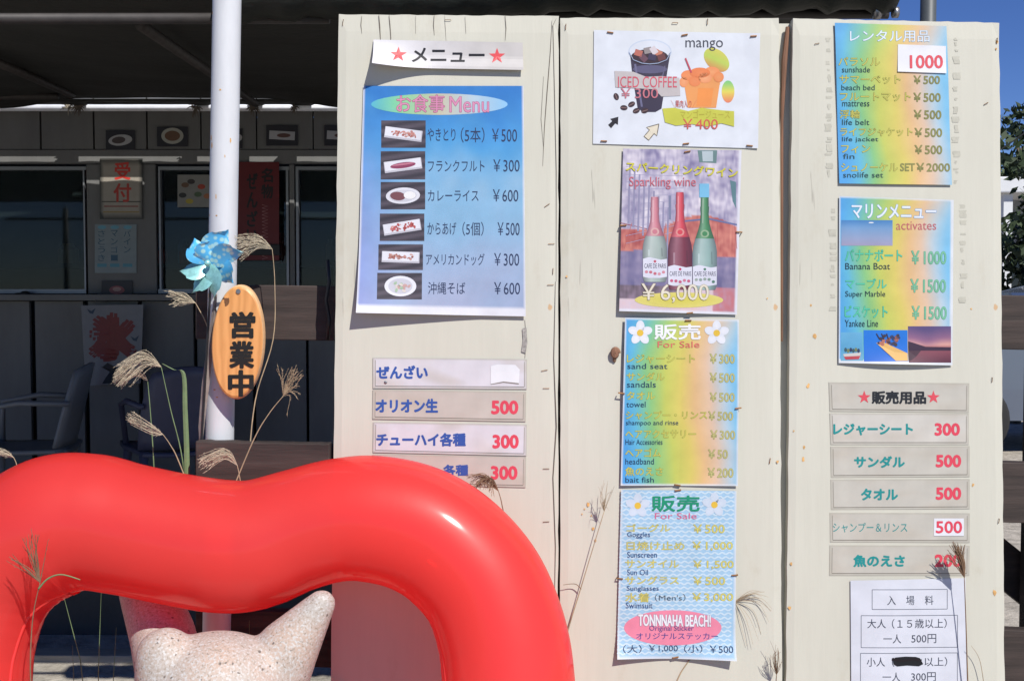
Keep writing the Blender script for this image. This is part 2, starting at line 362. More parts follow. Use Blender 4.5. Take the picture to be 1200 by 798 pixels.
# ---------------------------------------------------------------- the three painted panels
def panel(tl, tr, br, bl, name, label, seed, thick=.018, batten=None, lift=0.0):
    rnd = random.Random(seed); mb = MB(); nu, nv = 28, 60
    jt = [rnd.uniform(-.45, .45) for _ in range(nu + 1)]; jl = [rnd.uniform(-.5, .5) for _ in range(nv + 1)]; jr = [rnd.uniform(-.6, .6) for _ in range(nv + 1)]
    front = []; back = []
    for j in range(nv + 1):
        v = j / nv; a = (tl[0] + (bl[0] - tl[0]) * v, tl[1] + (bl[1] - tl[1]) * v); b = (tr[0] + (br[0] - tr[0]) * v, tr[1] + (br[1] - tr[1]) * v)
        for i in range(nu + 1):
            u = i / nu; x = a[0] + (b[0] - a[0]) * u; y = a[1] + (b[1] - a[1]) * u
            if i == 0: x += jl[j]
            if i == nu: x += jr[j]
            if j == 0: y += jt[i]
            z = .0004 * noise.noise(Vector((x * .012 + seed, y * .006, 0)))
            front.append(bd(x, y, lift + z - (.0015 if i in (0, nu) or j == 0 else 0))); back.append(front[-1] - BN * thick)
    N = (nu + 1) * (nv + 1); f = []
    g = lambda i, j: j * (nu + 1) + i
    for j in range(nv):
        for i in range(nu):
            f += [(g(i, j), g(i, j + 1), g(i + 1, j + 1), g(i + 1, j)), (N + g(i, j), N + g(i + 1, j), N + g(i + 1, j + 1), N + g(i, j + 1))]
        f += [(g(0, j), N + g(0, j), N + g(0, j + 1), g(0, j + 1)), (g(nu, j), g(nu, j + 1), N + g(nu, j + 1), N + g(nu, j))]
    for i in range(nu): f += [(g(i, 0), g(i + 1, 0), N + g(i + 1, 0), N + g(i, 0)), (g(i, nv), N + g(i, nv), N + g(i + 1, nv), g(i + 1, nv))]
    mb.add(front + back, f)
    o = mb.build(name, M['board'], smooth=False, label=label, cat='board', group='cream plywood panels carrying the price posters')
    return o
YB = 1225                                                    # the panels run down to the sand
def ext(x0, x1, y0=17, y1=798): return x0 + (x1 - x0) * (YB - y0) / (y1 - y0)
p1 = panel((397, 17), (654.5, 19), (ext(654.5, 654), YB), (ext(397, 387.5), YB), 'plywood_panel', 'cream painted plywood panel on the left with the blue food menu pinned to it', 1)
p2 = panel((657, 21), (913, 21.5), (ext(913, 916.5), YB), (ext(657, 656.5), YB), 'plywood_panel', 'cream painted plywood panel in the middle with the coffee and wine posters on it', 2)
p3 = panel((929, 22), (1171, 27), (ext(1171, 1177.5), YB), (ext(923, 919), YB), 'plywood_panel', 'cream painted plywood panel on the right with the rental price poster at its top', 3, lift=.001)
# batten of split wood on the right of the left panel, cracks and staples
mb = MB()
def sliver(mb, pts, w0, lift=.0006):
    vs = []; 
    for i, (x, y) in enumerate(pts):
        w = .55 * w0 * (math.sin(math.pi * (i + .3) / (len(pts) - .4)) + .25); vs += [bd(x - w, y, lift), bd(x + w, y, lift)]
    mb.add(vs, [(2 * i, 2 * i + 2, 2 * i + 3, 2 * i + 1) for i in range(len(pts) - 1)])
for pts, w in (([(647, 24), (645, 60), (641, 110), (638, 150), (636, 195)], .7), ([(444, 18), (445, 32), (446, 50)], 1.0), ([(456, 18), (457, 30), (458, 45), (457, 60)], .8), ([(509, 18), (508, 30), (509, 42)], .6),
               ([(592, 18), (593, 34), (592, 48)], .6), ([(424, 19), (423, 30), (424, 40)], .6), ([(487, 19), (487, 40)], .3), ([(651, 330), (649, 420), (652, 500), (648, 560), (651, 640), (650, 700)], .9),
               ([(652, 22), (648, 30), (652, 200), (652, 330)], .5), ([(615, 375), (617, 400), (615, 420)], .6), ([(521, 18), (522, 36), (523, 52)], .3), ([(637, 90), (634, 140), (637, 175)], .4), ([(545, 20), (546, 40)], .35)):
    sliver(mb, pts, w)
mb.build('crack', M['crack'], p1, kind='stuff')
for x, y, a in ((646, 286, .05), (645, 334, .05), (648, 318, 1.5), (640, 455, 0), (640, 549, 0), (640, 611, .05), (525, 24, 0), (638, 434, .2), (641, 241, .6), (402, 27, 1.4)):
    mb = MB(); c = bd(x, y, .001); h = Vector((math.cos(a), 0, math.sin(a))); mb.tube([c - h * .0055 - BN * .002, c - h * .0055 + BN * .0006, c + h * .0055 + BN * .0006, c + h * .0055 - BN * .002], .0005, 5); mb.build('staple', M['rust'], p1)
for x, y, a in ((791, 27.5, 0), (829, 26, 1.5), (663, 32, 1.5), (902, 540, 1.4)):
    mb = MB(); c = bd(x, y, .001); h = Vector((math.cos(a), 0, math.sin(a))); mb.tube([c - h * .005 - BN * .002, c - h * .005 + BN * .001, c + h * .005 + BN * .001, c + h * .005 - BN * .002], .0006, 5); mb.build('staple', M['rust'], p2)
for x, y, a in ((1162, 445, 1.5), (1155, 122, .5), (1168, 48, 1.5), (1170, 610, 1.4), (957, 52, .2)):
    mb = MB(); c = bd(x, y, .002); h = Vector((math.cos(a), 0, math.sin(a))); mb.tube([c - h * .004 - BN * .002, c - h * .004 + BN * .001, c + h * .004 + BN * .001, c + h * .004 - BN * .002], .0006, 5); mb.build('staple', M['rust'], p3)
# rust blooms: stains with their own shape
M['ruststain'] = pbr('rust_stain', (.58, .33, .12), .8, .35, 90, .1)
def stains(parent, spots, lift=.0003):
    mb = MB()
    for x, y, r in spots:
        n = 9; c = bd(x, y, lift + .0012); vs = [c] + [bd(x + r * random.uniform(.5, 1.1) * math.cos(a * 6.283 / n), y + 1.3 * r * random.uniform(.5, 1.1) * math.sin(a * 6.283 / n), lift + .0012) for a in range(n)]
        mb.add(vs, [(0, 1 + (i + 1) % n, 1 + i) for i in range(n)])
    mb.build('rust_stain', M['ruststain'], parent, kind='stuff')
stains(p2, [(689, 591, 2.6), (685, 596, 1.2), (695, 619, 2), (698, 633, 1.6), (682, 602, 1), (664, 324, 1.3), (693, 604, .9), (911, 541, 2), (899, 350, 1)])
stains(p3, [(955, 394, 2.8), (947, 452, 2.4), (942, 524, 1.8), (941, 538, 2.2), (1168, 50, 1.8), (1167, 58, 1.3), (950, 358, 1.3), (925, 712, 2.2), (927, 660, 2), (1165, 694, 3), (1140, 568, 1.8), (1138, 362, 1.4), (930, 505, 1)])
# tape marks beside the right-hand posters
M['tape'] = pbr('old_tape_residue', (.43, .415, .345), .6, .12, 90, .1, bdist=.001)
mb = MB()
for x, ya, yb in ((971, 45, 200), (1120, 45, 225), (976, 245, 370), (1128, 240, 360)):
    y = ya
    while y < yb:
        h = random.uniform(2, 9); wv = random.uniform(1.2, 4.2); o = random.uniform(-1, 1)
        pts = [(x - wv + o + random.uniform(-1, 1), y + h * t) for t in (0, .33, .66, 1)] + [(x + wv + o + random.uniform(-1, 1), y + h * t) for t in (1, .66, .33, 0)]
        mb.add([bd(a, b, .00148) for a, b in pts], [(0, 1, 6, 7), (1, 2, 5, 6), (2, 3, 4, 5)]); y += h + random.uniform(1, 11)
mb.build('tape_residue', M['tape'], p3, kind='stuff')
mb = MB(); mb.add([bd(x, y, .002) for x, y in ((612, 385), (617, 384), (618, 402), (616, 414), (611, 412), (613, 398))], [(0, 1, 2, 3, 4, 5)]); mb.build('grey_paint_mark', pbr('grey_mark', (.30, .28, .26), .8, .4, 200), p1)
# dark wedge stick in the gap between middle and right panels
mb = MB(); mb.tube([bd(925, 30, -.012), bd(921, 70, -.012), bd(918, 140, -.012), bd(918, 400, -.012)], [.004, .0055, .003, .002], 8)
mb.build('wooden_wedge', M['rawwood'], label='thin brown wooden wedge jammed in the gap between middle and right panels', cat='wedge')

# ---------------------------------------------------------------- posters
def sm(t): t = max(0, min(1, t)); return t * t * (3 - 2 * t)
# banner
def bn(u, v): return .030 * (max(0, 1 - u / .42) ** 2) * (v ** 1.3) + .006 * sm((v - .5) * 2) + .002
s = Sheet((438, 47.5), (612.5, 51), (613.5, 84), (439, 81), 'paper_banner', 'white paper banner with two red stars, curling above the blue food menu', 'banner', bend=bn, bg=lambda u, v: mixc((232, 229, 232), (208, 203, 200), sm(u * 1.2 - .1)), nu=36, nv=10)
s.star(467.5, 66, 10, (232, 88, 92)); s.star(582.5, 67, 10, (232, 88, 92)); s.text('メニュー', 483, 57, 568, 75, (32, 32, 38), .03)
s.done()
# food menu
def fm(u, v):
    return .021 * (max(0, (v - .62) / .38) ** 2) * (max(0, 1 - u / .75) ** 1.2) + .004 * v + .0012
def fbg(u, v):
    if u < .012 or u > .985 or v > .962: return (232, 232, 240)
    t = noise.noise(Vector((u * 3, v * 4, 1))) * .5 + noise.noise(Vector((u * 9, v * 11, 4))) * .22
    a = ramp([(0, (54, 128, 204)), (.25, (84, 162, 220)), (.5, (142, 188, 222)), (.75, (160, 184, 216)), (1, (166, 176, 206))], v + t * .25)
    if u < .25: a = mixc(a, (120, 130, 220), (.25 - u) * 1.6 * sm(v * 2))
    return mixc(a, (225, 232, 250), max(0, t) * .25)
s = Sheet((426, 101.5), (613.5, 101.5), (616, 371), (419.5, 367.5), 'menu_poster', 'blue food menu poster with six dish photos and prices on the left panel', 'poster', bend=fm, bg=fbg, nu=64, nv=70)
s.ell(515, 123, 80, 12.5, lambda u, v: ramp([(0, (95, 190, 215)), (.2, (140, 215, 160)), (.5, (205, 200, 175)), (.75, (190, 210, 225)), (1, (150, 205, 245))], u), 0, n=40)
s.text('お食事', 465, 112, 521, 132.5, (225, 150, 185), .0, 1, out=(170, 90, 125), ow=.03); s.text('Menu', 527, 114, 573, 132.5, (225, 150, 185), .0, 1, out=(170, 90, 125), ow=.025)
rows = [(142, 174, 447), (178, 211, 446.5), (214, 246, 446.5), (251, 283, 445.5), (287, 317, 444), (320.5, 351.5, 443)]
for i, (ya, yb, xa) in enumerate(rows):
    mb = MB(); xb = xa + 52; cx = (xa + xb) / 2; cy = (ya + yb) / 2
    s.rect(xa, ya, xb, yb, lambda u, v, i=i: mixc((62, 58, 66), (96, 88, 98), .5 + .5 * math.sin((v * 9 + u * 2.5 + i) * 2.2)), 0, 14, mb)
    W = (232, 232, 240)
    if i in (0, 1, 3, 4):
        r = (.13, -.13, -.16, .03)[(0, 1, 3, 4).index(i)]; s.rect(cx - 22, cy - 6.5, cx + 22, cy + 6.5, (198, 196, 206), 1, 3, mb, r); s.rect(cx - 21.5, cy - 6.5, cx + 21, cy + 4.5, W, 2, 3, mb, r)
        fc = ((222, 160, 150), (150, 70, 100), (205, 100, 100), (200, 150, 140))[(0, 1, 3, 4).index(i)]
        if i == 1: s.ell(cx, cy, 15, 3.4, fc, 3, r, mb=mb); s.ell(cx, cy - 1.2, 13, 1, (205, 130, 150), 4, r, mb=mb)
        else:
            rr = random.Random(i)
            for q in range(40):
                ex = rr.uniform(-14, 15); s.ell(cx + ex, cy + ex * r + rr.gauss(-.4, 1.6), rr.uniform(.8, 2.2), rr.uniform(.6, 1.5), mixc(fc, (150, 70, 60) if q % 3 else (240, 215, 205), rr.uniform(0, .6)), 3 + q % 3, rr.uniform(-1, 1), 9, mb)
    elif i == 2:
        s.ell(cx, cy, 20, 9.5, W, 1, -.05, mb=mb); s.ell(cx, cy, 16, 7, (212, 212, 222), 2, -.05, mb=mb); s.ell(cx - 6, cy + .5, 9, 5, (128, 82, 88), 3, .1, mb=mb); s.ell(cx + 8, cy - .5, 7, 4.6, (245, 244, 244), 4, mb=mb)
    else:
        s.ell(cx + 1, cy, 18.5, 12, W, 1, mb=mb); s.ell(cx + 1, cy, 14, 9, (205, 204, 214), 2, mb=mb); rr = random.Random(5)
        for q in range(16): s.ell(cx + 1 + rr.gauss(0, 5), cy + rr.gauss(0, 3), 2.4, 1.6, rr.choice([(170, 195, 165), (205, 165, 160), (120, 150, 120), (225, 215, 205)]), 3 + q % 3, rr.uniform(0, 3), 9, mb)
    mb.build('dish_photo', M['print'], s.o)
DK = (48, 58, 92)
for t, a, b, c, d in (('やきとり', 501, 151, 534, 166), ('（5本）', 540, 150, 568, 168), ('￥500', 576.5, 151.5, 606, 167), ('フランクフルト', 501.5, 188.5, 568, 202), ('￥300', 578, 187.5, 609, 202), ('カレーライス', 501.5, 223.5, 561, 236.5), ('￥600', 577.5, 222.5, 607.5, 237),
                      ('からあげ', 501, 261, 535, 276), ('（5個）', 542, 260.5, 567, 277), ('￥500', 583, 261, 609, 276.5), ('アメリカンドッグ', 499.5, 297.5, 568, 311.5), ('￥300', 579, 297, 608.5, 312), ('沖縄そば', 502, 331, 545.5, 345.5), ('￥600', 579, 331, 609.5, 345.5)):
    s.text(t, a, b, c, d, DK, .008)
s.done()
# slips
def slip(tl, tr, br, bl, label, tint, texts, grp, extra=None, bend=None):
    b = bend or (lambda u, v: .0002)
    def bgf(u, v):
        e = min(u * 40, (1 - u) * 40, v * 12, (1 - v) * 12)
        c = mixc(tint, (196, 184, 168), max(0, noise.noise(Vector((u * 4 + tl[1], v * 2, 0)))) * .7)
        return mixc((188, 183, 168), c, 1 if e > .5 else .25)
    s = Sheet(tl, tr, br, bl, 'price_slip', label, 'price slip', grp, bend=b, bg=bgf, nu=44, nv=14)
    mb = s.art
    x0, y0 = tl; x1, y1 = br
    s.line([(bl[0] + 3, bl[1] - 2.6), (br[0] - 3, br[1] - 2.6)], .7, (120, 112, 100)); s.line([(br[0] - 3, br[1] - 3), (tr[0] - 3, tr[1] + 3)], .6, (150, 142, 130)); s.line([(tl[0] + 3, tl[1] + 3), (bl[0] + 3, bl[1] - 3)], .6, (150, 142, 130))
    for t in texts: s.text(*t)
    if extra: extra(s)
    s.done(); return s
BL_ = (58, 92, 172); RD = (232, 76, 96); TE = (34, 150, 150); GL = 'laminated drink price slips under the food menu'; GR = 'laminated price slips down the right panel'
def patch(x0, y0, x1, y1, t=None):
    def f(s):
        s.rect(x0, y0, x1, y1, (236, 236, 242), 2, 3)
        s.line([(x0, y1), (x1, y1)], .9, (150, 145, 140), 1)
        if t: s.text(t, x0 + 2, y0 + 3, x1 - 2, y1 - 3, RD, .035, 4)
    return f
def z1(s):
    s.poly([(575, 429), (583, 427), (604, 427.5), (609, 433), (608, 449), (590, 447), (575, 450)], (240, 240, 244), 3); s.line([(575, 450), (590, 447.6), (608, 449.6)], 1.2, (140, 130, 120), 2)
    mb = MB(); mb.ell(s.p(452, 448, 0), (.003, .002, .003), 10, 6); mb.build('pin', M['steel'], s.o)
slip((437, 419), (617.5, 421), (617.5, 456), (437, 455), 'blue-lettered price slip at the top of the left slips, its price covered by white paper', (224, 220, 226), [('ぜんざい', 441, 428, 501.5, 444, BL_, .05)], GL, z1)
slip((437, 456.5), (616.5, 459), (616, 494), (436.5, 491), 'beige price slip with blue writing and a red 500, second in the left stack', (206, 196, 186), [('オリオン生', 440, 467, 513.5, 483.5, BL_, .05), ('500', 575.5, 469, 607.5, 485.5, RD, .06)], GL)
slip((437.5, 494.5), (617.5, 497.5), (617, 534), (437, 530), 'whiter price slip with a red 300, third in the left stack', (226, 222, 228), [('チューハイ各種', 441, 507, 546, 523, BL_, .05), ('300', 577, 509, 608, 525.5, RD, .06)], GL)
slip((437, 532), (616.5, 535), (616, 571), (437, 567), 'beige price slip with a red 300, lowest left slip, half behind the ring', (208, 198, 188), [('各種', 519, 544, 549, 557.5, BL_, .05), ('300', 575, 545.5, 606.5, 562, RD, .06)], GL)
T0 = (204, 199, 188)
def stars(s): s.star(1012.4, 465.5, 8, (228, 84, 96), 1); s.star(1093.4, 465.5, 8, (228, 84, 96), 1)
slip((971, 448), (1135.5, 449), (1135, 483.5), (972, 482), 'heading slip with black characters between two red stars on the right panel', T0, [('販売用品', 1021, 458, 1085, 473.5, (38, 40, 44), .05)], GR, stars)
slip((972, 484), (1135, 484.5), (1135, 521), (973, 521), 'price slip with teal writing and a red 300 right under the starred heading', (214, 209, 200), [('レジャーシート', 976, 496, 1069.5, 510, TE, .05), ('300', 1094.7, 495.5, 1124.5, 510.5, RD, .06)], GR)
slip((973, 523), (1136, 522.5), (1136, 558.5), (973.5, 559.5), 'price slip with four teal characters and a red 500, third from the starred heading', T0, [('サンダル', 1000.5, 534, 1060, 548, TE, .05), ('500', 1096, 532.5, 1126, 547.5, RD, .06)], GR)
slip((973, 561.5), (1136, 561), (1136, 596), (973.5, 597), 'price slip with only three teal characters and a red 500 on the right panel', T0, [('タオル', 1008.5, 572, 1052, 586, TE, .05), ('500', 1096, 570.5, 1126, 585.5, RD, .06)], GR)
slip((972, 600.5), (1136, 601), (1136, 635.5), (972.5, 635), 'price slip with small teal writing and its 500 on a stuck-on white patch', T0, [('シャンプー＆リンス', 975.5, 612, 1063, 623.5, TE, .015)], GR, patch(1094, 607, 1129, 627.5, '500'))
slip((972, 638.5), (1136, 639), (1135.5, 674), (971.5, 674), 'bottom price slip with a red 200 partly hidden by a dry grass head', T0, [('魚のえさ', 999.5, 649.5, 1060, 664, TE, .05), ('200', 1094.7, 649, 1126.5, 664, RD, .06)], GR)
# drinks poster
s = Sheet((696, 36), (890.5, 40), (888, 174.5), (694.8, 169), 'drinks_poster', 'white poster showing iced coffee and a mango drink at the top of the middle panel', 'poster', bg=lambda u, v: (226, 230, 238), bend=lambda u, v: .0004 + .0005 * math.sin(u * 6) * math.sin(v * 3) + .003 * max(0, u - .9) * 10 * abs(v - .5), nu=30, nv=20)
s.poly([(738, 62), (785.5, 62), (781, 90), (775, 128), (768, 132), (753, 132), (747, 127), (741, 90)], (58, 50, 72), 1)
s.ell(761.5, 61.5, 25.5, 14.5, (205, 215, 232), 0); s.ell(761.5, 61.5, 24, 13, (222, 226, 236), 1); s.ell(761, 68, 22, 9.5, (54, 34, 44), 2)
for x, y, a, c in ((748, 63, .3, (190, 110, 95)), (759, 60, -.2, (150, 140, 140)), (771, 63, .5, (200, 125, 100)), (764, 68, .2, (60, 50, 80)), (754, 69, .8, (105, 70, 85)), (775, 68, -.3, (110, 60, 60)), (766, 60, 1, (215, 205, 210))): s.rect(x - 4.5, y - 3.6, x + 4.5, y + 3.6, c, 3 + int(x) % 3, 1, rot=a)
s.line([(744, 76), (749, 108), (752, 126)], 2.4, (110, 108, 140), 3); s.line([(779, 78), (774, 100)], 1.4, (100, 96, 125), 3); s.ell(761.5, 82, 20, 5, (92, 88, 120), 2)
s.line([(737, 62 + 13 * 0), (742, 71), (752, 75), (761, 76), (771, 75), (781, 71), (786, 62)], .8, (170, 185, 215), 7)
s.poly([(720, 84), (742, 85), (757, 91), (775, 90), (796, 92), (797, 113), (775, 114), (772, 106), (740, 104), (721, 103)], (200, 192, 192), 4)
s.text('ICED COFFEE', 724, 90.5, 793, 103.5, (214, 92, 108), -.002, 6); s.text('￥300', 727, 104, 771, 116, (205, 120, 132), 0, 6)
for x, y, r in ((722, 114, 1.2), (731, 127, .1), (740, 123, -.5), (745.5, 130.5, -.4), (755.5, 130.5, -.3)): s.ell(x, y, 4.3, 3, (66, 46, 50), 2, r); s.line([(x - 3.4 * math.cos(r), y - 3.4 * math.sin(r)), (x + 3.4 * math.cos(r), y + 3.4 * math.sin(r))], .7, (150, 120, 115), 3)
s.poly([(724.5, 137.5), (724, 147), (721.5, 144.5), (716, 151), (712.5, 147), (718, 142), (715, 140)], (40, 36, 40), 1)
ar = [(772, 146), (769.5, 160), (766.5, 157), (760, 165), (754.5, 160.5), (761, 153), (757.5, 150)]; s.poly(ar, (232, 222, 200), 1); s.line(ar + [ar[0]], .9, (95, 82, 70), 2)
s.text('mango', 803, 48, 847, 60.5, (60, 62, 76), -.005, 1, slope=0)
s.ell(839.5, 71, 17, 11.5, lambda u, v: ramp([(0, (225, 208, 96)), (.5, (190, 210, 90)), (1, (226, 120, 80))], (u * .3 + v * .7)), 0, .7 + 0); s.ell(853, 108, 7.5, 13, lambda u, v: ramp([(0, (120, 205, 130)), (.5, (226, 214, 90)), (1, (238, 130, 100))], v), 0)
s.poly([(799.5, 86), (845, 88), (839, 127), (806, 127)], (238, 160, 92), 1)
for x, y, rx, c in ((807, 89, 9, (240, 150, 96)), (820, 86, 12, (236, 138, 84)), (834, 85, 9, (244, 166, 110)), (842, 91, 6, (240, 158, 100)), (801, 97, 5, (240, 168, 118)), (826, 92, 8, (246, 176, 128)), (814, 96, 7, (238, 146, 92))): s.ell(x, y, rx, 6, c, 2 + int(x) % 3, c2=mixc(c, (240, 120, 60), .35))
s.poly([(818, 104), (836, 104), (833, 125), (816, 125)], (242, 150, 74), 2); s.ell(822, 99, 22, 4, (250, 190, 140), 1); s.line([(803, 69), (810, 86)], 1.8, (205, 80, 96), 6)
s.poly([(776, 128), (790, 127), (806, 131), (822, 127), (846, 130), (860, 131), (860, 149), (846, 145), (828, 149), (810, 146), (792, 148), (779, 144)], (204, 204, 74), 5)
s.text('＼果肉入り／', 786, 118, 816, 127, (205, 90, 80), .01, 6); s.text('マンゴージュース', 797, 130, 855, 139.5, (190, 178, 60), .0, 6, out=(150, 136, 60), ow=.012); s.text('￥400', 800, 140, 841, 152, (214, 90, 80), -.002, 7)
s.done([(715, 39), (802, 42), (882.6, 43.5), (707.5, 166), (803.6, 169), (878, 171.5)])
# wine poster
def wbg(u, v):
    if v > .985 or u > .985: return (226, 226, 236)
    t = noise.noise(Vector((u * 6, v * 8, 9))) * .6 + noise.noise(Vector((u * 22, v * 30, 2))) * .5 + noise.noise(Vector((u * 60, v * 16, 7))) * .35
    arc = .50 - .10 * math.sin(min(1, max(0, (u - .3) / .75)) * 3.1) - .0 * u
    if v < arc: c = mixc((222, 214, 226), (140, 132, 168), .42 + t)
    elif v < .635 - .02 * math.sin(u * 5): c = mixc((226, 150, 132), (170, 84, 84), .5 + t)
    elif v < .84: c = mixc((118, 112, 150), (150, 140, 170), .5 + t + .3 * math.sin(u * 50))
    elif v < .92 and u < .5 - .5 * (v - .84): c = mixc((96, 84, 92), (150, 130, 150), .5 + t)
    else: c = mixc((214, 200, 214), (226, 196, 198), .5 + t) if u < .8 else mixc((200, 120, 126), (190, 150, 170), .5 + t)
    return c
s = Sheet((730, 175), (868.5, 177), (863, 369), (725, 365), 'wine_poster', 'poster with three sparkling wine bottles before a red awning on the middle panel', 'poster', bg=wbg, bend=lambda u, v: .003 + .003 * sm(v) + .003 * math.sin(u * 4 + 1) * v, nu=70, nv=96)
for i in range(9): s.rect(736 + i * 5.6, 192 + i * 6.5, 738 + i * 5.6, 262 + i * 5, (150, 146, 176), 0, 2, rot=.03)
for i in range(11): s.line([(733, 196 + 9 * i), (800, 180 + 9 * i + (10 - i) * 2)], .5, (172, 166, 196), 0)
s.poly([(817, 177), (840, 177), (839, 192), (819, 191)], (110, 138, 138), 0); s.poly([(822, 178), (835, 178), (835, 190), (823, 190)], (186, 200, 206), 1)
s.poly([(855, 212), (862, 214), (862, 245), (858, 236)], (96, 132, 140), 0); s.rect(783, 230, 786, 258, (128, 132, 160), 0, 1)
for i in range(7): s.line([(740 + 20 * i, 262), (731 + 22 * i, 292)], .6, (188, 96, 92), 0)
s.line([(727, 262), (762, 270)], .8, (150, 60, 70), 0); s.line([(800, 260), (830, 257), (863, 264)], 2, (110, 116, 160), 0)
s.text('スパークリングワイン', 733, 190, 864, 201.5, (216, 208, 66), .02, 6, out=(168, 158, 74), ow=.02, slope=8)
s.text('Sparkling wine', 737, 208, 815, 222.5, (205, 110, 124), -.002, 6)
s.ell(795, 352, 52, 9, (216, 206, 84), 1, c2=(224, 212, 120))
def bottle(cx, top, bot, glassc, cap, body2, lc):
    W = 14.3; h = bot - top; pf = [(0, 4.2), (.03, 4.6), (.12, 4.6), (.13, 5.2), (.16, 5.0), (.20, 4.6), (.30, 5.6), (.38, 8.0), (.46, 11), (.54, 13.4), (.60, W), (.95, W), (1, W - 2)]
    def seg(a, b, c, k):
        pp = [q for q in pf if a - 1e-6 <= q[0] <= b + 1e-6]
        s.art.add([s.p(cx + sg * w_, top + t * h, k) for t, w_ in pp for sg in (-1, -.35, .35, 1)], [(4 * i + j, 4 * i + 4 + j, 4 * i + 5 + j, 4 * i + 1 + j) for i in range(len(pp) - 1) for j in range(3)], [c2 for t, w_ in pp for c2 in (mixc(c, (40, 30, 50), .35), mixc(c, (255, 255, 255), .25), c, mixc(c, (40, 30, 50), .4))])
    seg(.38, 1, glassc, 2); seg(0, .46, cap, 3); s.ell(cx, top + .41 * h, 5, 4.5, mixc(cap, (230, 220, 200), .5), 4); s.ell(cx, top + .41 * h, 3, 2.8, cap, 5)
    s.line([(cx - 7, top + .62 * h), (cx - 7, bot - 30)], 2.2, mixc(glassc, (235, 240, 245), .45), 3); s.line([(cx - 2, top + .04 * h), (cx - 2.4, top + .3 * h)], 1.2, mixc(cap, (250, 235, 235), .5), 4); s.line([(cx + 8, top + .6 * h), (cx + 8.5, bot - 30)], 1.2, mixc(glassc, (40, 40, 50), .3), 3)
    s.poly([(cx - 14, bot - 27), (cx - 7, bot - 29), (cx, bot - 27.5), (cx + 7, bot - 26), (cx + 14, bot - 27), (cx + 14, bot - 6), (cx + 5, bot - 4.5), (cx - 8, bot - 4.5), (cx - 14, bot - 6)], (222, 222, 236), 4)
    s.text('CAFE DE PARIS', cx - 12.5, bot - 21.5, cx + 13, bot - 16, (58, 56, 84), .02, 5); s.ell(cx, bot - 24, 1.6, 1.5, lc, 5)
    rr = random.Random(int(cx))
    for q in range(5): s.ell(cx - 10 + 5 * q, bot - 10 + rr.uniform(-3, 1.5), 1.9, 1.7, mixc(lc, (240, 220, 225), rr.uniform(0, .5)), 5)
bottle(766.8, 231.5, 331, (166, 182, 176), (206, 128, 142), 0, (196, 92, 110)); bottle(796.3, 226, 340, (122, 52, 72), (214, 74, 88), 0, (190, 60, 100)); bottle(825.3, 229, 340, (146, 176, 172), (74, 138, 92), 0, (86, 130, 110))
s.rect(819, 216, 830.5, 232, (124, 190, 226), 4, 2)
s.text('￥6,000', 751, 333, 830, 355, (232, 224, 206), -.002, 7, out=(168, 156, 120), ow=.022)
s.done([(805, 178.7), (730, 265), (865.5, 272.6), (807.6, 367)])
# rainbow posters
RB0 = [(0, (64, 158, 232)), (.12, (84, 184, 222)), (.26, (128, 198, 120)), (.40, (200, 208, 84)), (.54, (226, 206, 92)), (.66, (238, 190, 128)), (.78, (232, 196, 166)), (.9, (186, 210, 226)), (1, (120, 196, 240))]
RB = [(a, mixc(b, (205, 205, 200), .14)) for a, b in RB0]
def rbg(border=True, warm=0):
    def f(u, v):
        if border and (u < .015 or u > .98 or v < .012 or v > .985): return (226, 230, 236)
        t = u + .05 * math.sin(v * 5) + .04 * noise.noise(Vector((u * 3, v * 4, warm)))
        c = ramp(RB, t); return mixc(c, ramp(RB, t - .12), max(0, .25 - v) * 2)
    return f
OL = (136, 150, 76); YL = (214, 206, 96); NV = (36, 62, 96)
def plumeria(s, cx, cy, r, k=1, c=(240, 240, 246)):
    for i in range(5):
        a = i * 1.2566 - .3; s.ell(cx + math.cos(a) * r * .55, cy + math.sin(a) * r * .55, r * .5, r * .36, c, k + i % 2, a, 14, c2=mixc(c, (190, 205, 225), .25))
    s.ell(cx, cy, r * .28, r * .28, (236, 196, 70), k + 2, n=14)
s = Sheet((732, 372.5), (865, 375), (864, 569), (727, 568.5), 'price_poster', 'rainbow coloured sale price poster with two white flowers below the wine poster', 'poster', 'A4 price posters', bg=rbg(), bend=lambda u, v: .003 + .003 * abs(u - .5) * 2 + .002 * math.sin(v * 5), nu=50, nv=60)
plumeria(s, 749.7, 390.3, 14); plumeria(s, 839, 390.5, 14)
s.text('販売', 766, 380, 820.5, 398.5, (244, 244, 248), .03, 4); s.text('For Sale', 770, 400, 819, 407.5, (226, 112, 104), .005, 4)
for t, a, b, c, d in (('レジャーシート', 734, 415.5, 813.5, 425.5), ('￥300', 831, 414.8, 859.7, 426), ('サンダル', 734, 436.5, 778, 446), ('￥500', 831, 437, 859.7, 448), ('タオル', 734, 458.7, 767, 468), ('￥500', 831, 460, 859.7, 470.5), ('シャンプー・リンス', 733, 481.5, 828, 491), ('￥500', 829.5, 482, 858, 492.3),
                      ('ヘアアクセサリー', 732.5, 503.5, 815, 513), ('￥300', 832, 504, 860.5, 514.3), ('ヘアゴム', 732.5, 525, 774, 535), ('￥50', 829.5, 526.5, 852, 537), ('魚のえさ', 732.5, 547, 776.5, 557), ('￥200', 829, 548, 858.6, 559)):
    s.text(t, a, b, c, d, YL if t[0] != '￥' else (206, 196, 130), .0, 1, out=OL, ow=.035)
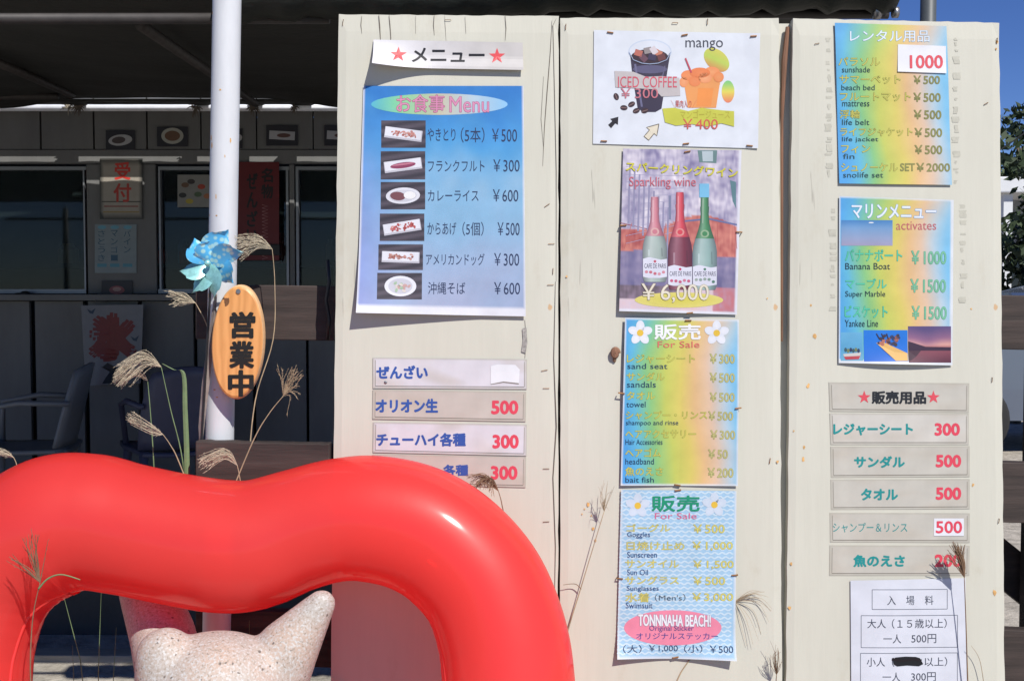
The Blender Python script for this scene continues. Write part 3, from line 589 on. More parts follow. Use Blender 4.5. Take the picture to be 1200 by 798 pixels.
for t, a, b, c, d in (('sand seat', 734.5, 425.8, 781.5, 432.3), ('sandals', 734, 447, 768, 454), ('towel', 733.5, 470.3, 756, 477), ('shampoo and rinse', 733, 492.3, 794.5, 499.5), ('Hair Accessories', 732.5, 514.4, 776, 520.8), ('headband', 732.5, 536.8, 766, 543.8), ('bait fish', 732.5, 558.5, 766, 565)): s.text(t, a, b, c, d, NV, .005, 3)
s.done([(806, 375.7), (727.8, 460.6), (864, 478), (793.6, 568)])
# wave poster
s = Sheet((727.7, 573.4), (862.5, 575), (861, 771.5), (722.6, 770), 'price_poster', 'pale blue wave patterned sale poster with a pink oval, lowest on the middle panel', 'poster', 'A4 price posters', bg=lambda u, v: (226, 230, 236) if (u < .012 or u > .985 or v > .988) else (168, 206, 234), bend=lambda u, v: .003 + .012 * max(0, (v - .8) / .2) ** 2 * (abs(u - .45) * 2) ** 1.5, nu=40, nv=50)
for q in range(38):
    y = 577 + q * 5.05; s.line([(727.5 - (q * .13) + i * 1.62, y + 1.1 * math.sin(i * 1.62 * .72 + q * 3.14)) for i in range(83)], 1.9, (206, 228, 242), 0)
plumeria(s, 747, 592, 14, 1, (214, 226, 240)); plumeria(s, 836.6, 591, 14, 1, (214, 226, 240))
s.text('販売', 763, 580, 819.5, 599, (28, 150, 112), .03, 4); s.text('For Sale', 767, 600.3, 816, 607.5, (222, 110, 150), .01, 4)
for t, a, b, c, d in (('ゴーグル', 734, 613.5, 785, 622.5), ('￥500', 812, 614, 848.5, 624), ('日焼け止め', 734, 634, 801.5, 643.8), ('￥1,000', 811, 634, 858, 644.5), ('サンオイル', 732.5, 655.4, 795, 664.6), ('￥1,500', 812, 656, 859, 666), ('サングラス', 732.5, 674.5, 795, 684), ('￥500', 812, 675, 849, 684.5), ('水着', 732.5, 694, 760.5, 704.5), ('￥3,000', 811, 694, 858.3, 704.5)):
    s.text(t, a, b, c, d, (224, 212, 110), .0, 1, out=(150, 156, 104), ow=.035)
s.text('（Men\'s）', 767, 695, 803, 703.5, (84, 98, 112), .01, 3)
for t, a, b, c, d in (('Goggles', 734.6, 622.6, 761.5, 630.3), ('Sunscreen', 734.6, 645.8, 769.5, 652.6), ('Sun Oil', 734.6, 666.3, 759, 673), ('Sunglasses', 734, 685.5, 771.6, 692.8), ('Swimsuit', 733, 704.8, 764.4, 711.8)): s.text(t, a, b, c, d, (46, 74, 130), .004, 4)
s.ell(788, 734.5, 57, 20.5, (240, 142, 168), 1, n=44)
s.text('TONNNAHA BEACH!', 747.5, 718.5, 832.5, 732.5, (240, 240, 246), .03, 4, out=(150, 130, 160), ow=.025, slope=1); s.text('Original Sticker', 760.5, 731.8, 812.5, 739.6, (110, 90, 150), .004, 6); s.text('オリジナルステッカー', 745, 740.4, 841, 748.2, (52, 72, 150), .02, 4)
for t, a, b, c, d in (('（大）', 729.5, 754, 751.5, 763.5), ('￥1,000', 760, 754.5, 794, 763), ('（小）', 801, 754, 822.5, 763.5), ('￥500', 831, 754.8, 858, 763)): s.text(t, a, b, c, d, (42, 62, 104), .015, 3)
s.done([(794, 574), (726, 677), (860.4, 673), (791, 769)])
# rental poster
s = Sheet((977.5, 28), (1108, 32), (1114.4, 217.5), (982.7, 215.8), 'price_poster', 'rainbow rental price poster with a white 1000 sticker at the top of the right panel', 'poster', 'A4 price posters', bg=rbg(False, 3), bend=lambda u, v: .003 + .001 * math.sin(v * 7), nu=50, nv=60)
s.text('レンタル用品', 995, 37, 1088, 50.5, (232, 238, 246), .005, 1, out=(110, 176, 214), ow=.02)
for t, a, b, c, d in (('パラソル', 981.5, 68.6, 1030, 78.4), ('サマーベット', 983, 89.6, 1054, 99.4), ('￥500', 1069.5, 90, 1100, 99.7), ('フルートマット', 983.5, 109.7, 1066, 119.5), ('￥500', 1069.5, 110, 1101, 120.3), ('浮輪', 983.5, 129.8, 1007, 139.6), ('￥500', 1070, 130, 1102, 140.5), ('ライフジャケット', 984, 151, 1068.5, 160.3), ('￥500', 1071, 151, 1103, 161.3), ('フィン', 985, 171, 1019, 180.2), ('￥500', 1071, 171, 1103, 181.4), ('シュノーケル', 985, 192, 1051, 201.6), ('SET', 1054, 192.3, 1071, 201.3), ('￥2000', 1073, 192, 1112, 201.8)):
    s.text(t, a, b, c, d, YL if t[0] not in '￥S' else (150, 146, 84), .0, 1, out=(112, 122, 62), ow=.035)
for t, a, b, c, d in (('sunshade', 985.5, 79.5, 1018.4, 86.3), ('beach bed', 985, 100.5, 1024, 107), ('mattress', 986, 119.8, 1018, 125.8), ('life belt', 986, 140.8, 1018, 147.4), ('life jacket', 986, 161.3, 1028.5, 168), ('fin', 987, 181, 1000.5, 187), ('snolife set', 987, 202.6, 1034, 209)): s.text(t, a, b, c, d, (34, 70, 74), .005, 3)
s.done()
st = Sheet((1051, 53.4), (1107, 55.5), (1107.3, 87.5), (1050.5, 85.5), 'price_sticker', 'small white paper sticker with a red 1000 on the rental price poster', 'sticker', base=.0060, bg=lambda u, v: (238, 238, 244), bend=lambda u, v: .0015 * v * v, nu=10, nv=8); st.text('1000', 1064.5, 66, 1103.5, 82, (228, 76, 88), .035); st.done()
# marine poster
s = Sheet((982.7, 230.5), (1116.5, 235), (1115, 428.2), (982, 425.4), 'price_poster', 'rainbow boat ride price poster with sea photographs in the middle of the right panel', 'poster', 'A4 price posters', bg=rbg(True, 6), bend=lambda u, v: .003 + .006 * max(0, (v - .85) / .15) ** 2 * math.sin(u * 3.1), nu=60, nv=70)
s.text('マリンメニュー', 997, 239.5, 1096, 256.5, (236, 242, 250), .02, 1, out=(92, 164, 226), ow=.025, slope=1); s.text('activates', 1049, 260, 1096, 270, (198, 104, 110), .003, 1)
CY = (88, 206, 172)
for t, a, b, c, d in (('バナナボート', 989.5, 293, 1056, 306.5), ('￥1000', 1067, 294.5, 1107.5, 310), ('マーブル', 990, 327, 1038, 338.5), ('￥1500', 1066, 327.5, 1107, 343), ('ビスケット', 989, 358.5, 1039, 372.5), ('￥1500', 1067.5, 359, 1108, 374.5)): s.text(t, a, b, c, d, CY if t[0] != '￥' else (130, 196, 160), .0, 1, out=(78, 168, 128), ow=.03)
for t, a, b, c, d in (('Banana Boat', 989.6, 308.6, 1042, 316.2), ('Super Marble', 989.6, 341.3, 1036.5, 350), ('Yankee Line', 989, 375, 1028, 383.2)): s.text(t, a, b, c, d, (30, 52, 72), .005, 3)
def ph(x0, y0, x1, y1, f, more=None, lab=None):
    mb = MB(); s.rect(x0, y0, x1, y1, f, 0, 16, mb)
    if more: more(mb)
    mb.build('printed_photo', M['print'], s.o, label=lab)
ph(985, 258.6, 1045, 288.4, lambda u, v: ramp([(0, (70, 130, 190)), (.3, (120, 160, 205)), (.7, (150, 165, 200)), (1, (165, 160, 190))], v), lambda mb: s.ell(1020, 261.5, 3, .7, (240, 245, 250), 1, mb=mb), 'printed photo of a calm blue sea')
def boat(mb):
    s.poly([(987, 415), (1008, 413), (1006, 420), (996, 421.5), (989, 420)], (206, 200, 196), 1, mb); s.poly([(988, 418), (1007, 417), (1005, 421), (990, 421.5)], (190, 70, 80), 2, mb)
    for i in range(6): s.ell(990 + i * 3, 410 + (i % 2), 1.6, 2.6, [(60, 90, 100), (120, 130, 90), (50, 60, 90)][i % 3], 3, n=8, mb=mb)
ph(984.5, 389.5, 1010, 422.8, lambda u, v: ramp([(0, (110, 180, 220)), (.6, (90, 160, 200)), (1, (120, 180, 210))], v), boat, 'printed photo of a small boat carrying riders')
def ban(mb):
    s.poly([(1026, 402), (1032, 400), (1062, 414), (1062, 423), (1048, 423)], (232, 186, 110), 1, mb); rr = random.Random(3)
    for i in range(26): s.ell(1028 + rr.uniform(0, 24), 396 + rr.uniform(-3, 8) + 0, 2.3, 2, rr.choice([(70, 60, 70), (140, 90, 80), (60, 70, 110), (190, 120, 100)]), 2 + i % 3, rr.uniform(0, 3), 8, mb)
    for i in range(3): s.line([(1030 + 5 * i, 398), (1026 + 6 * i, 391)], 1.2, (60, 50, 60), 5, mb)
ph(1011, 387, 1062.5, 423.6, lambda u, v: ramp([(0, (40, 126, 222)), (1, (34, 110, 214))], v), ban, 'printed photo of riders on a yellow inflatable')
def sunset(mb): s.poly([(1063.2, 400), (1070, 402), (1078, 407.5), (1113.3, 407), (1113.3, 411), (1063.2, 411)], (62, 40, 62), 1, mb); s.poly([(1063.2, 411), (1078, 411), (1072, 418), (1063.2, 424)], (70, 40, 56), 1, mb)
ph(1063, 382.5, 1113.3, 425, lambda u, v: ramp([(0, (96, 82, 130)), (.3, (150, 106, 140)), (.52, (236, 176, 160)), (.6, (150, 84, 96)), (1, (96, 50, 66))], v - .10 * math.exp(-((u - .45) * 4) ** 2) * (v < .55)), sunset, 'printed photo of a pink sunset over water')
s.done()
# admission sheet
s = Sheet((996, 679.5), (1131, 677), (1133.5, 872), (997.5, 876), 'admission_sheet', 'white admission price sheet with boxed black text at the foot of the right panel', 'notice', bg=lambda u, v: (224, 226, 236), bend=lambda u, v: .002 + .002 * math.sin(u * 5), nu=24, nv=30)
K = (70, 74, 90)
for a, b, c, d in ((1021, 690, 1109.6, 713), (1008.3, 720.3, 1121.7, 757.7), (1007.5, 764.3, 1121.5, 802.5)): [s.line(e_, .7, (110, 114, 128), 0) for e_ in ([(a, b), (c, b)], [(c, b), (c, d)], [(c, d), (a, d)], [(a, d), (a, b)])]
for t, a, b, c, d in (('入', 1038.4, 697, 1048.6, 708), ('場', 1060.8, 697, 1070.6, 708), ('料', 1083, 697, 1093.2, 708), ('大人', 1015.3, 724.3, 1037, 735), ('（１５歳以上）', 1044, 724, 1109, 735.3), ('一人', 1034, 742, 1055, 752.7), ('500円', 1067, 742, 1096.6, 752.7), ('小人', 1014.7, 769, 1036, 779.8), ('（', 1044, 769, 1047, 780), ('以上）', 1082.5, 769, 1109.6, 779.8), ('一人', 1033, 786.6, 1054, 797.3), ('300円', 1066.7, 786.6, 1096, 797.3)): s.text(t, a, b, c, d, K, .006)
s.poly([(1045, 773), (1048, 769), (1060, 768), (1072, 768.5), (1077, 770), (1081, 777), (1076, 779.5), (1062, 778.5), (1050, 779.5), (1046, 777)], (26, 26, 30), 3); s.line([(1044, 771), (1056, 773), (1070, 771), (1079, 773)], 3, (30, 20, 24), 4)
s.done()

# snail on the sale poster edge
t = thing('snail', bd(720, 420, .004), 'small brown snail shell stuck to the board left of the rainbow sale poster', 'snail')
mb = MB(); pts = []; rr = []
for i in range(60):
    a = i * .33; r = .0062 * (1 - i / 60) ** 1.1; pts.append(bd(720.5, 414, .006 + i * .00009) + Vector((math.cos(a) * r, 0, math.sin(a) * r * 1.4))); rr.append(.0042 * (1 - i / 62))
mb.tube(pts, rr, 10); mb.build('shell', M['rawwood'], t, smooth=True)
mb = MB(); mb.ell(bd(720, 421, .003), (.0035, .003, .006), 10, 6); mb.build('foot', M['grassbr'], t, smooth=True)

# ---------------------------------------------------------------- red inflatable ring
YR = -.18
CL = [(-44, 900, 73), (-42, 820, 73), (-36, 752, 74), (-16, 690, 76), (18, 645, 82), (62, 617, 85), (105, 611, 81), (150, 619, 77.5), (209, 631, 77), (262, 639, 78), (300, 637, 77), (348, 621, 73), (394, 609, 73), (437, 607, 75), (486, 618, 76), (528, 643, 76), (566, 686, 76), (588, 742, 77), (596, 800, 78), (598, 880, 78), (588, 970, 78), (556, 1060, 78), (492, 1130, 80), (400, 1168, 82), (280, 1180, 82), (160, 1168, 82), (60, 1128, 80), (-8, 1056, 78), (-38, 980, 75)]
def crom(P, n):
    out = []; N = len(P)
    for i in range(N):
        a, b, c, d = P[i - 1], P[i], P[(i + 1) % N], P[(i + 2) % N]
        for k in range(n):
            t = k / n; out.append(tuple(.5 * (2 * b[j] + (c[j] - a[j]) * t + (2 * a[j] - 5 * b[j] + 4 * c[j] - d[j]) * t * t + (3 * b[j] - a[j] - 3 * c[j] + d[j]) * t ** 3) for j in range(len(b))))
    return out
C = crom(CL, 9); N = len(C); sc = (YR - CAM.y) / F
def ringpt(c): return at(c[0], c[1], YR + (1.0 - (at(c[0], c[1], YR).z)) * -.20)
RC = [ringpt(c) for c in C]
zlow = min(p.z - c[2] * sc for p, c in zip(RC, C)); print('ring lowest z', zlow)
ctr = sum(RC, Vector()) / N
SEG = 56; mb = MB(); vs = []; inner = []
for i in range(N):
    t = (RC[(i + 1) % N] - RC[i - 1]).normalized(); nrm = Vector((0, -1, 0)); nrm = (nrm - t * nrm.dot(t)).normalized(); side = t.cross(nrm)
    if side.dot(RC[i] - ctr) < 0: side = -side
    rad = C[i][2] * sc * .985
    curv = (RC[(i + 3) % N] - RC[i]).normalized().angle((RC[i] - RC[i - 3]).normalized())
    for k in range(SEG):
        a = 2 * math.pi * k / SEG; co = math.cos(a); si = math.sin(a)
        w_ = max(0, -co) ** 2.2
        r = rad * (1 + .020 * w_ * min(1, curv * 4) * math.sin(i * 1.9 + 2 * math.sin(k * .5)) * (.5 + .5 * noise.noise(Vector((i * .11, k * .2, 5)))))
        r *= 1 + .006 * noise.noise(Vector((i * .05, math.cos(a) * 1.2, math.sin(a) * 1.2)))
        vs.append(RC[i] + side * co * r + nrm * si * r)
    ai = math.pi * .865; inner.append((RC[i] + side * math.cos(ai) * rad * 1.0 + nrm * math.sin(ai) * rad * 1.0, side * math.cos(ai) + nrm * math.sin(ai)))
mb.add(vs, [(i * SEG + k, i * SEG + (k + 1) % SEG, ((i + 1) % N) * SEG + (k + 1) % SEG, ((i + 1) % N) * SEG + k) for i in range(N) for k in range(SEG)])
root = thing('swim_ring', Vector((ctr.x, YR, 0)), 'big glossy red inflatable swim ring with a dented top standing around the granite figure', 'swim ring')
mb.build('vinyl_tube', M['vinyl'], root, smooth=True)
mb = MB(); k4 = []
for p, d in inner: k4 += [p + d * .0012]
vs = []
for i in range(N):
    t = (inner[(i + 1) % N][0] - inner[i - 1][0]).normalized(); d = inner[i][1]; q = t.cross(d).normalized(); p = inner[i][0]
    vs += [p - q * .0035 - d * .001, p - q * .0018 + d * .0018, p + q * .0018 + d * .0018, p + q * .0035 - d * .001]
mb.add(vs, [(i * 4 + k, i * 4 + k + 1, ((i + 1) % N) * 4 + k + 1, ((i + 1) % N) * 4 + k) for i in range(N) for k in range(3)])
mb.build('weld_seam', M['vinyl'], root, smooth=True)

# ---------------------------------------------------------------- granite figure
def capsule(mb, pts, rad): # chain of overlapping ellipsoids
    P = [Vector(p) for p in pts]
    for i in range(len(P) - 1):
        n = 9
        for k in range(n + 1):
            t = k / n; r = rad[i] + (rad[i + 1] - rad[i]) * t; mb.ell(P[i].lerp(P[i + 1], t), (r, r, r), 14, 9)
mb = MB(); YS = -.30
q = lambda x, y, d=0: at(x, y, YS + d)
mb.ell(q(250, 850), (.135, .12, .145), 24, 16); mb.ell(q(254, 804, -.01), (.118, .10, .085), 24, 14)
mb.ell(q(250, 1000), (.15, .13, .22), 20, 12); mb.box((q(250, 0).x - .17, YS - .13, -.03), (q(250, 0).x + .17, YS + .15, .12))
capsule(mb, [q(215, 820, -.02), q(200, 795, -.03), q(194, 770, -.03)], [.062, .056, .047])
capsule(mb, [q(305, 820, .01), q(335, 764, .012), q(377, 707, .015)], [.068, .052, .0235])
capsule(mb, [q(203, 800, .06), q(191, 745, .15), q(172, 690, .24)], [.058, .056, .050])
raw = mb.build('granite_figure', M['granite'], smooth=True)
md = raw.modifiers.new('r', 'REMESH'); md.mode = 'VOXEL'; md.voxel_size = .0055
md2 = raw.modifiers.new('s', 'SMOOTH'); md2.factor = .6; md2.iterations = 14
dg = bpy.context.evaluated_depsgraph_get(); dg.update(); me = bpy.data.meshes.new_from_object(raw.evaluated_get(dg)); raw.modifiers.clear(); raw.data = me
me.polygons.foreach_set('use_smooth', [True] * len(me.polygons)); me.materials.clear(); me.materials.append(M['granite'])
props(raw, 'speckled pinkish granite figure with pointed horns poking up inside the red swim ring', 'stone figure')

# ---------------------------------------------------------------- pole, oval sign, pinwheel
YP = .03
mb = MB(); pt = at(267, -60, YP); pb = at(257.5, 520, YP); d = (pb - pt) / (pb.z - pt.z)
rp = 16.4 * (YP - CAM.y) / F
mb.tube([pt + d * (z - pt.z) for z in (-.05, .3, .6, .9, 1.2, 1.5, 1.8, 2.1, 2.35)], rp, 28)
mb.build('white_pole', M['pole'], smooth=True, label='slim white painted pole rising behind the oval wooden sign', cat='pole')
pole = bpy.data.objects['white_pole']; mb = MB(); rnd = random.Random(9)
for i in range(16):
    z = rnd.uniform(1.2, 2.0) ; a_ = rnd.uniform(-1.2, 1.2); c_ = pt + d * (z - pt.z); w0 = rnd.uniform(.0008, .0026); h0_ = rnd.uniform(.001, .006)
    vs = [c_ + Vector((math.sin(a_ + ww * w0 / rp) * (rp + .0003), -math.cos(a_ + ww * w0 / rp) * (rp + .0003), hh * h0_)) for ww, hh in ((-1, -.4), (0, -1), (1, -.3), (.6, .8), (-.7, .9))]; mb.add(vs, [(0, 1, 2, 3, 4)])
mb.build('rust_stain', M['ruststain'], pole, kind='stuff')
# oval sign
YO = YP - rp - .012; rt = thing('oval_sign', at(281, 467, YO), 'orange oval wooden sign with three black characters fixed to the white pole', 'sign')
def so(x, y, l=0): return at(x, y, YO) + Vector((0, -l, 0))
CT = (280.5, 400.5); A = (30.5, 67); tilt = R(2.6); NR = 72; mb = MB(); TH = .017
def ov(a, r):
    ex = A[0] * r * math.copysign(abs(math.cos(a)) ** .96, math.cos(a)); ey = A[1] * r * math.sin(a)
    return CT[0] + ex * math.cos(tilt) - ey * math.sin(tilt), CT[1] + ex * math.sin(tilt) + ey * math.cos(tilt)
vs = [so(*CT, TH)]
for r, l_ in ((.5, TH), (.93, TH), (.965, TH - .0015), (.99, TH - .005), (1, 0.004), (1, 0)):
    vs += [so(*ov(2 * math.pi * i / NR, r), l_) for i in range(NR)]
fs = [(0, 1 + (i + 1) % NR, 1 + i) for i in range(NR)] + [(1 + r * NR + i, 1 + r * NR + (i + 1) % NR, 1 + (r + 1) * NR + (i + 1) % NR, 1 + (r + 1) * NR + i) for r in range(5) for i in range(NR)] + [tuple(1 + 5 * NR + i for i in range(NR))]
mi = [0] * NR + [0] * (NR * 2) + [1] * (NR * 3) + [1]
mb.add(vs, fs); mb.m = mi; mb.build('wooden_disc', [M['sign'], M['signedge']], rt, smooth=False)
for ch, x0, y0, x1, y1 in (('営', 272, 365, 302, 396), ('業', 271.5, 399, 300.5, 431), ('中', 270, 432.5, 300, 464)):
    mb = MB(); vs2, fs2 = glyph(ch, 0.0)
    for q_ in range(10): ex = 1.35 * math.cos(q_ * .6283); ey = 1.0 * math.sin(q_ * .6283); mb.add([so(x0 + 1.3 + (x1 - x0 - 2.6) * u + ex, y1 - 1 + (y0 - y1 + 2) * v + ey, TH + .0010 + q_ * .00002) for u, v in vs2], fs2)
    mb.build('character', M['ink'], rt)
mb = MB(); mb.tube([so(282, 341.5, TH), so(282, 341.5, TH + .002)], .0042, 14); mb.build('screw', M['steel'], rt)
# pinwheel on its stick
YW = YO - .045; ct = at(246, 309, YW); rt = thing('pinwheel', at(247, 470, YO), 'shiny blue and teal foil pinwheel in front of the white pole', 'pinwheel')
tips = [(267, 273), (284, 297), (272, 331), (253, 348), (227, 341), (214, 317), (231, 282), (249, 283)]
for i, (tx, ty) in enumerate(tips):
    tp = at(tx, ty, YW); ax = tp - ct; L = ax.length * 1.10; ax.normalize(); pr = ax.cross(Vector((0, 1, 0))).normalized(); mb = MB(); vs = []; nu, nv = 8, 12
    for j in range(nv + 1):
        t = j / nv; wd = .0215 * (math.sin(math.pi * (.06 + .94 * t ** .85)) ** .85 if t < .995 else 0) * (1, .85, .95, .7, .8, .75, .9, .8)[i] + .0006
        for k in range(nu + 1):
            u_ = -1 + 2 * k / nu
            y = -.022 * math.sin(t * 2.4) * (.1 + .9 * (u_ + 1) / 2) + .004 * (i % 3) - .006 * (i % 2)
            vs.append(ct + ax * (L * (t * .98 + .02) - .004 * u_ * u_ * (t > .8)) + pr * (wd * u_ + .007 * math.sin(t * 3.1)) + Vector((0, y, 0)))
    mb.add(vs, [(j * (nu + 1) + k, j * (nu + 1) + k + 1, (j + 1) * (nu + 1) + k + 1, (j + 1) * (nu + 1) + k) for j in range(nv) for k in range(nu)])
    mb.build('petal', M['foil'] if i in (0, 1, 2, 6, 7) else M['foil2'], rt, smooth=True)
mb = MB(); mb.ell(ct + Vector((0, -.016, 0)), (.006, .006, .006), 12, 8); mb.build('hub', M['foil2'], rt, smooth=True)
mb = MB(); mb.tube([ct + Vector((0, .0, 0)), at(247, 330, YO - .01), at(239, 470, YO), at(236, 520, YO)], .0022, 8); mb.build('stick', M['black'], rt)
# dried blade tied to the pole
mb = MB()
def blade(mb, pts, wds, y):
    vs = []
    for (x, yy), w_ in zip(pts, wds): vs += [at(x - w_, yy, y), at(x, yy, y - .004), at(x + w_, yy, y)]
    mb.add(vs, [f for i in range(len(pts) - 1) for f in ((3 * i, 3 * i + 1, 3 * i + 4, 3 * i + 3), (3 * i + 1, 3 * i + 2, 3 * i + 5, 3 * i + 4))])
blade(mb, [(253, 345), (248, 390), (241, 450), (236, 500), (235, 525)], [1.5, 3.5, 4.5, 3.5, 1.5], YP - rp - .006)
mb.build('dry_reed_leaf', pbr('grey_dry_leaf', (.24, .20, .18), .8, .3, 30), label='long grey dried reed leaf running down the left side of the white pole', cat='leaf')

# ---------------------------------------------------------------- plank fence behind the panels
fr = thing('plank_fence', Vector((0, .12, 0)), 'dark brown stained plank fence running behind the cream panels', 'fence')
def plank(x0, x1, ya, yb, y, name='plank', ylr=(0, 0), th=.028, seed=0, lab=None):
    mb = MB(); n = 24; rnd = random.Random(seed); vs = []
    for i in range(n + 1):
        t = i / n; x = x0 + (x1 - x0) * t; d = ylr[0] + (ylr[1] - ylr[0]) * t; j = rnd.uniform(-.5, .5); j2 = rnd.uniform(-.5, .5)
        for dy in (0, th): vs += [at(x, ya + d + j, y) + Vector((0, dy, 0)), at(x, yb + d + j2, y) + Vector((0, dy, 0))]
    f = []
    for i in range(n): a = 4 * i; b = a + 4; f += [(a, a + 1, b + 1, b), (a + 2, b + 2, b + 3, a + 3), (a, b, b + 2, a + 2), (a + 1, a + 3, b + 3, b + 1)]
    f += [(0, 2, 3, 1), (4 * n, 4 * n + 1, 4 * n + 3, 4 * n + 2)]
    mb.add(vs, f); return mb.build(name, M['plank'], fr, bevel=.002, label=lab)
plank(229, 1420, 333, 397, YP + rp + .03, ylr=(0, 16), seed=1); plank(229, 1420, 517.5, 588, YP + rp + .032, ylr=(0, 30), seed=2)
plank(229, 386, 517, 586, YP - rp - .034, ylr=(0, 3), seed=4, lab='short dark plank in front of the white pole')
plank(229, 1420, 714, 778, YP + rp + .03, ylr=(0, 30), seed=3)
for x in (560, 1250): mb = MB(); a = at(x, 330, YP + rp + .09); mb.box((a.x - .045, a.y, -.1), (a.x + .045, a.y + .08, a.z + .02)); mb.build('post', M['plank'], fr, bevel=.003)
mb = MB(); a = at(1150, 640, .25); b = at(1240, 712, .25); dv = (b - a).normalized(); up = Vector((0, 1, 0)).cross(dv).normalized() * .042
if up.z < 0: up = -up
for o_ in (a, b): pass
mb.add([a + up, b + up, b - up, a - up] + [v_ + Vector((0, .035, 0)) for v_ in (a + up, b + up, b - up, a - up)], [(0, 3, 2, 1), (4, 5, 6, 7), (0, 1, 5, 4), (1, 2, 6, 5), (2, 3, 7, 6), (3, 0, 4, 7)]); mb.build('diagonal_brace', M['plank'], fr)
for nm, x0_, x1_, mt, lab in (('batten', 640, 672, 'plank', 'dark batten behind the gap between left and middle panels'), ('batten', 906, 938, 'board', 'cream painted batten behind the gap between middle and right panels')):
    mb = MB(); vs = []
    for yy in (24, 1200):
        for x in (x0_, x1_): vs += [bd(x, yy, -.021), bd(x, yy, -.045)]
    mb.add(vs, [(0, 4, 6, 2), (1, 3, 7, 5), (0, 2, 3, 1), (4, 5, 7, 6), (0, 1, 5, 4), (2, 6, 7, 3)]); mb.build(nm, M[mt], label=lab, cat='batten')
# black rope at the panel edge
mb = MB(); mb.tube([at(384, 305, .05), at(386, 330, .04), at(382, 352, .05), at(386, 375, .045), at(384, 398, .05)], .0035, 8); mb.build('rope', M['black'], smooth=True, label='short black rope hanging by the left edge of the left panel', cat='rope')

# ---------------------------------------------------------------- canopy over the yard
cz0, cz1 = 2.03, 2.34; cy0, cy1 = .45, 3.53
def cz(y): return cz0 + (cz1 - cz0) * (y - cy0) / (cy1 - cy0)
ct_ = thing('canopy', Vector((-.8, cy0, cz0)), 'dark tarpaulin canopy on pipes between the panels and the kiosk', 'canopy')
mb = MB(); nu, nv = 120, 40; vs = []
for j in range(nv + 1):
    v = j / nv; y = cy0 + (cy1 - cy0) * v
    for i in range(nu + 1):
        x = -4.9 + (5.73 + .2 * v) * i / nu; sag = .03 * abs(math.sin((x + .35) * 2.1)) ** 1.5 * math.sin(math.pi * min(1, v * 1.0)) ** .6 - .02
        sag2 = (.052 * max(0, math.sin((x + 1.2) * 3.6)) ** 2) * max(0, (v - .85) / .15)
        vs.append(Vector((x, y, 2.11 + (2.337 - 2.11) * v - sag * (1 - v ** 3) - sag2 + .008 * noise.noise(Vector((x * 3, y * 3, 0))))))
mb.add(vs, [(j * (nu + 1) + i, j * (nu + 1) + i + 1, (j + 1) * (nu + 1) + i + 1, (j + 1) * (nu + 1) + i) for j in range(nv) for i in range(nu)])
mb.build('tarpaulin', M['tarp'], ct_, smooth=True)
def pipe(pts, r, mat, name='pipe'): mb = MB(); mb.tube(pts, r, 14); return mb.build(name, mat, ct_, smooth=True)
xr = at(1046, 8, cy0).x
# rolled front edge above the panels
mb = MB(); pts = [Vector((x, cy0 - .02, at(600, -9, cy0).z + .010 * math.sin(x * 3) + .006 * math.sin(x * 11))) for x in [-.62 + (xr + .62) * i / 50 for i in range(51)]]
mb.tube(pts, [.058 + .006 * math.sin(i * 1.7) + .004 * math.sin(i * 3.1) for i in range(51)], 20); mb.build('rolled_tarpaulin', M['roll'], ct_, smooth=True)
zz = at(600, 14, cy0).z
pipe([Vector((-4.2, cy0, at(200, 24, cy0).z)), Vector((-.4, cy0, at(200, 22, cy0).z))], .012, M['darkpipe'])
pipe([Vector((-.5, cy0 + .03, zz + .0)), Vector((xr + .0, cy0 + .03, zz + .002))], .011, M['darkpipe'])
mb = MB(); c = at(1024, 14, cy0 - .02); mb.tube([c, c + Vector((.014, 0, 0))], .017, 14); c = at(1046, 15, cy0 - .02); mb.tube([c, c + Vector((.012, 0, 0))], .012, 14); mb.build('clamp', M['steel'], ct_, smooth=True)
pipe([at(165, 30, 1.0), at(300, 122, 3.3)], .016, M['darkpipe']); pipe([at(-20, 66, 1.9), at(85, 112, 3.4)], .016, M['darkpipe']); pipe([at(-60, 113, 3.3), at(68, 113, 3.3)], .017, M['darkpipe'])
pipe([Vector((-3.7, cy0, 0)), Vector((-3.7, cy0, cz0 + .05))], .024, M['greypipe'], 'leg'); pipe([Vector((1.1, 3.4, 0)), Vector((1.1, 3.4, 2.33))], .024, M['greypipe'], 'leg')
# far right grey post against the sky
mb = MB(); a = at(1087.5, 30, .9); mb.tube([(a.x, a.y, 0), (a.x, a.y, 2.9)], 9 * (.9 - CAM.y) / F, 20); mb.build('grey_post', pbr('dark_grey_pipe', (.07, .08, .085), .5), smooth=True, label='grey round post standing behind the right panel against blue sky', cat='post')
# clamps / string bunches on the white eave pipe are added with the kiosk

# ---------------------------------------------------------------- kiosk
YK = 3.92
kk = thing('kiosk', at(180, 650, YK), 'shaded white board kiosk with sliding windows on the left', 'kiosk')
def kb(x0, y0, x1, y1, name, mat, d0=0.0, d1=.03, par=kk, bevel=0, lab=None):
    a = at(x0, y0, YK); b = at(x1, y1, YK); mb = MB(); mb.box((a.x, YK - d0 - d1, b.z), (b.x, YK - d0, a.z)); return mb.build(name, mat, par, bevel=bevel, label=lab)
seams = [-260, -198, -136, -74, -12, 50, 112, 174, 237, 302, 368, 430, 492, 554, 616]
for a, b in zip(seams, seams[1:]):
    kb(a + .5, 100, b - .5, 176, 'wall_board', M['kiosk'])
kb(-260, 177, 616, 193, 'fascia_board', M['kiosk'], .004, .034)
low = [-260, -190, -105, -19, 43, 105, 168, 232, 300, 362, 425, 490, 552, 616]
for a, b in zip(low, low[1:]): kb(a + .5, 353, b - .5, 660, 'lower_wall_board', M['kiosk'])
kb(-260, 345, 616, 352, 'sill', M['kiosk'], .0, .12, bevel=.003)
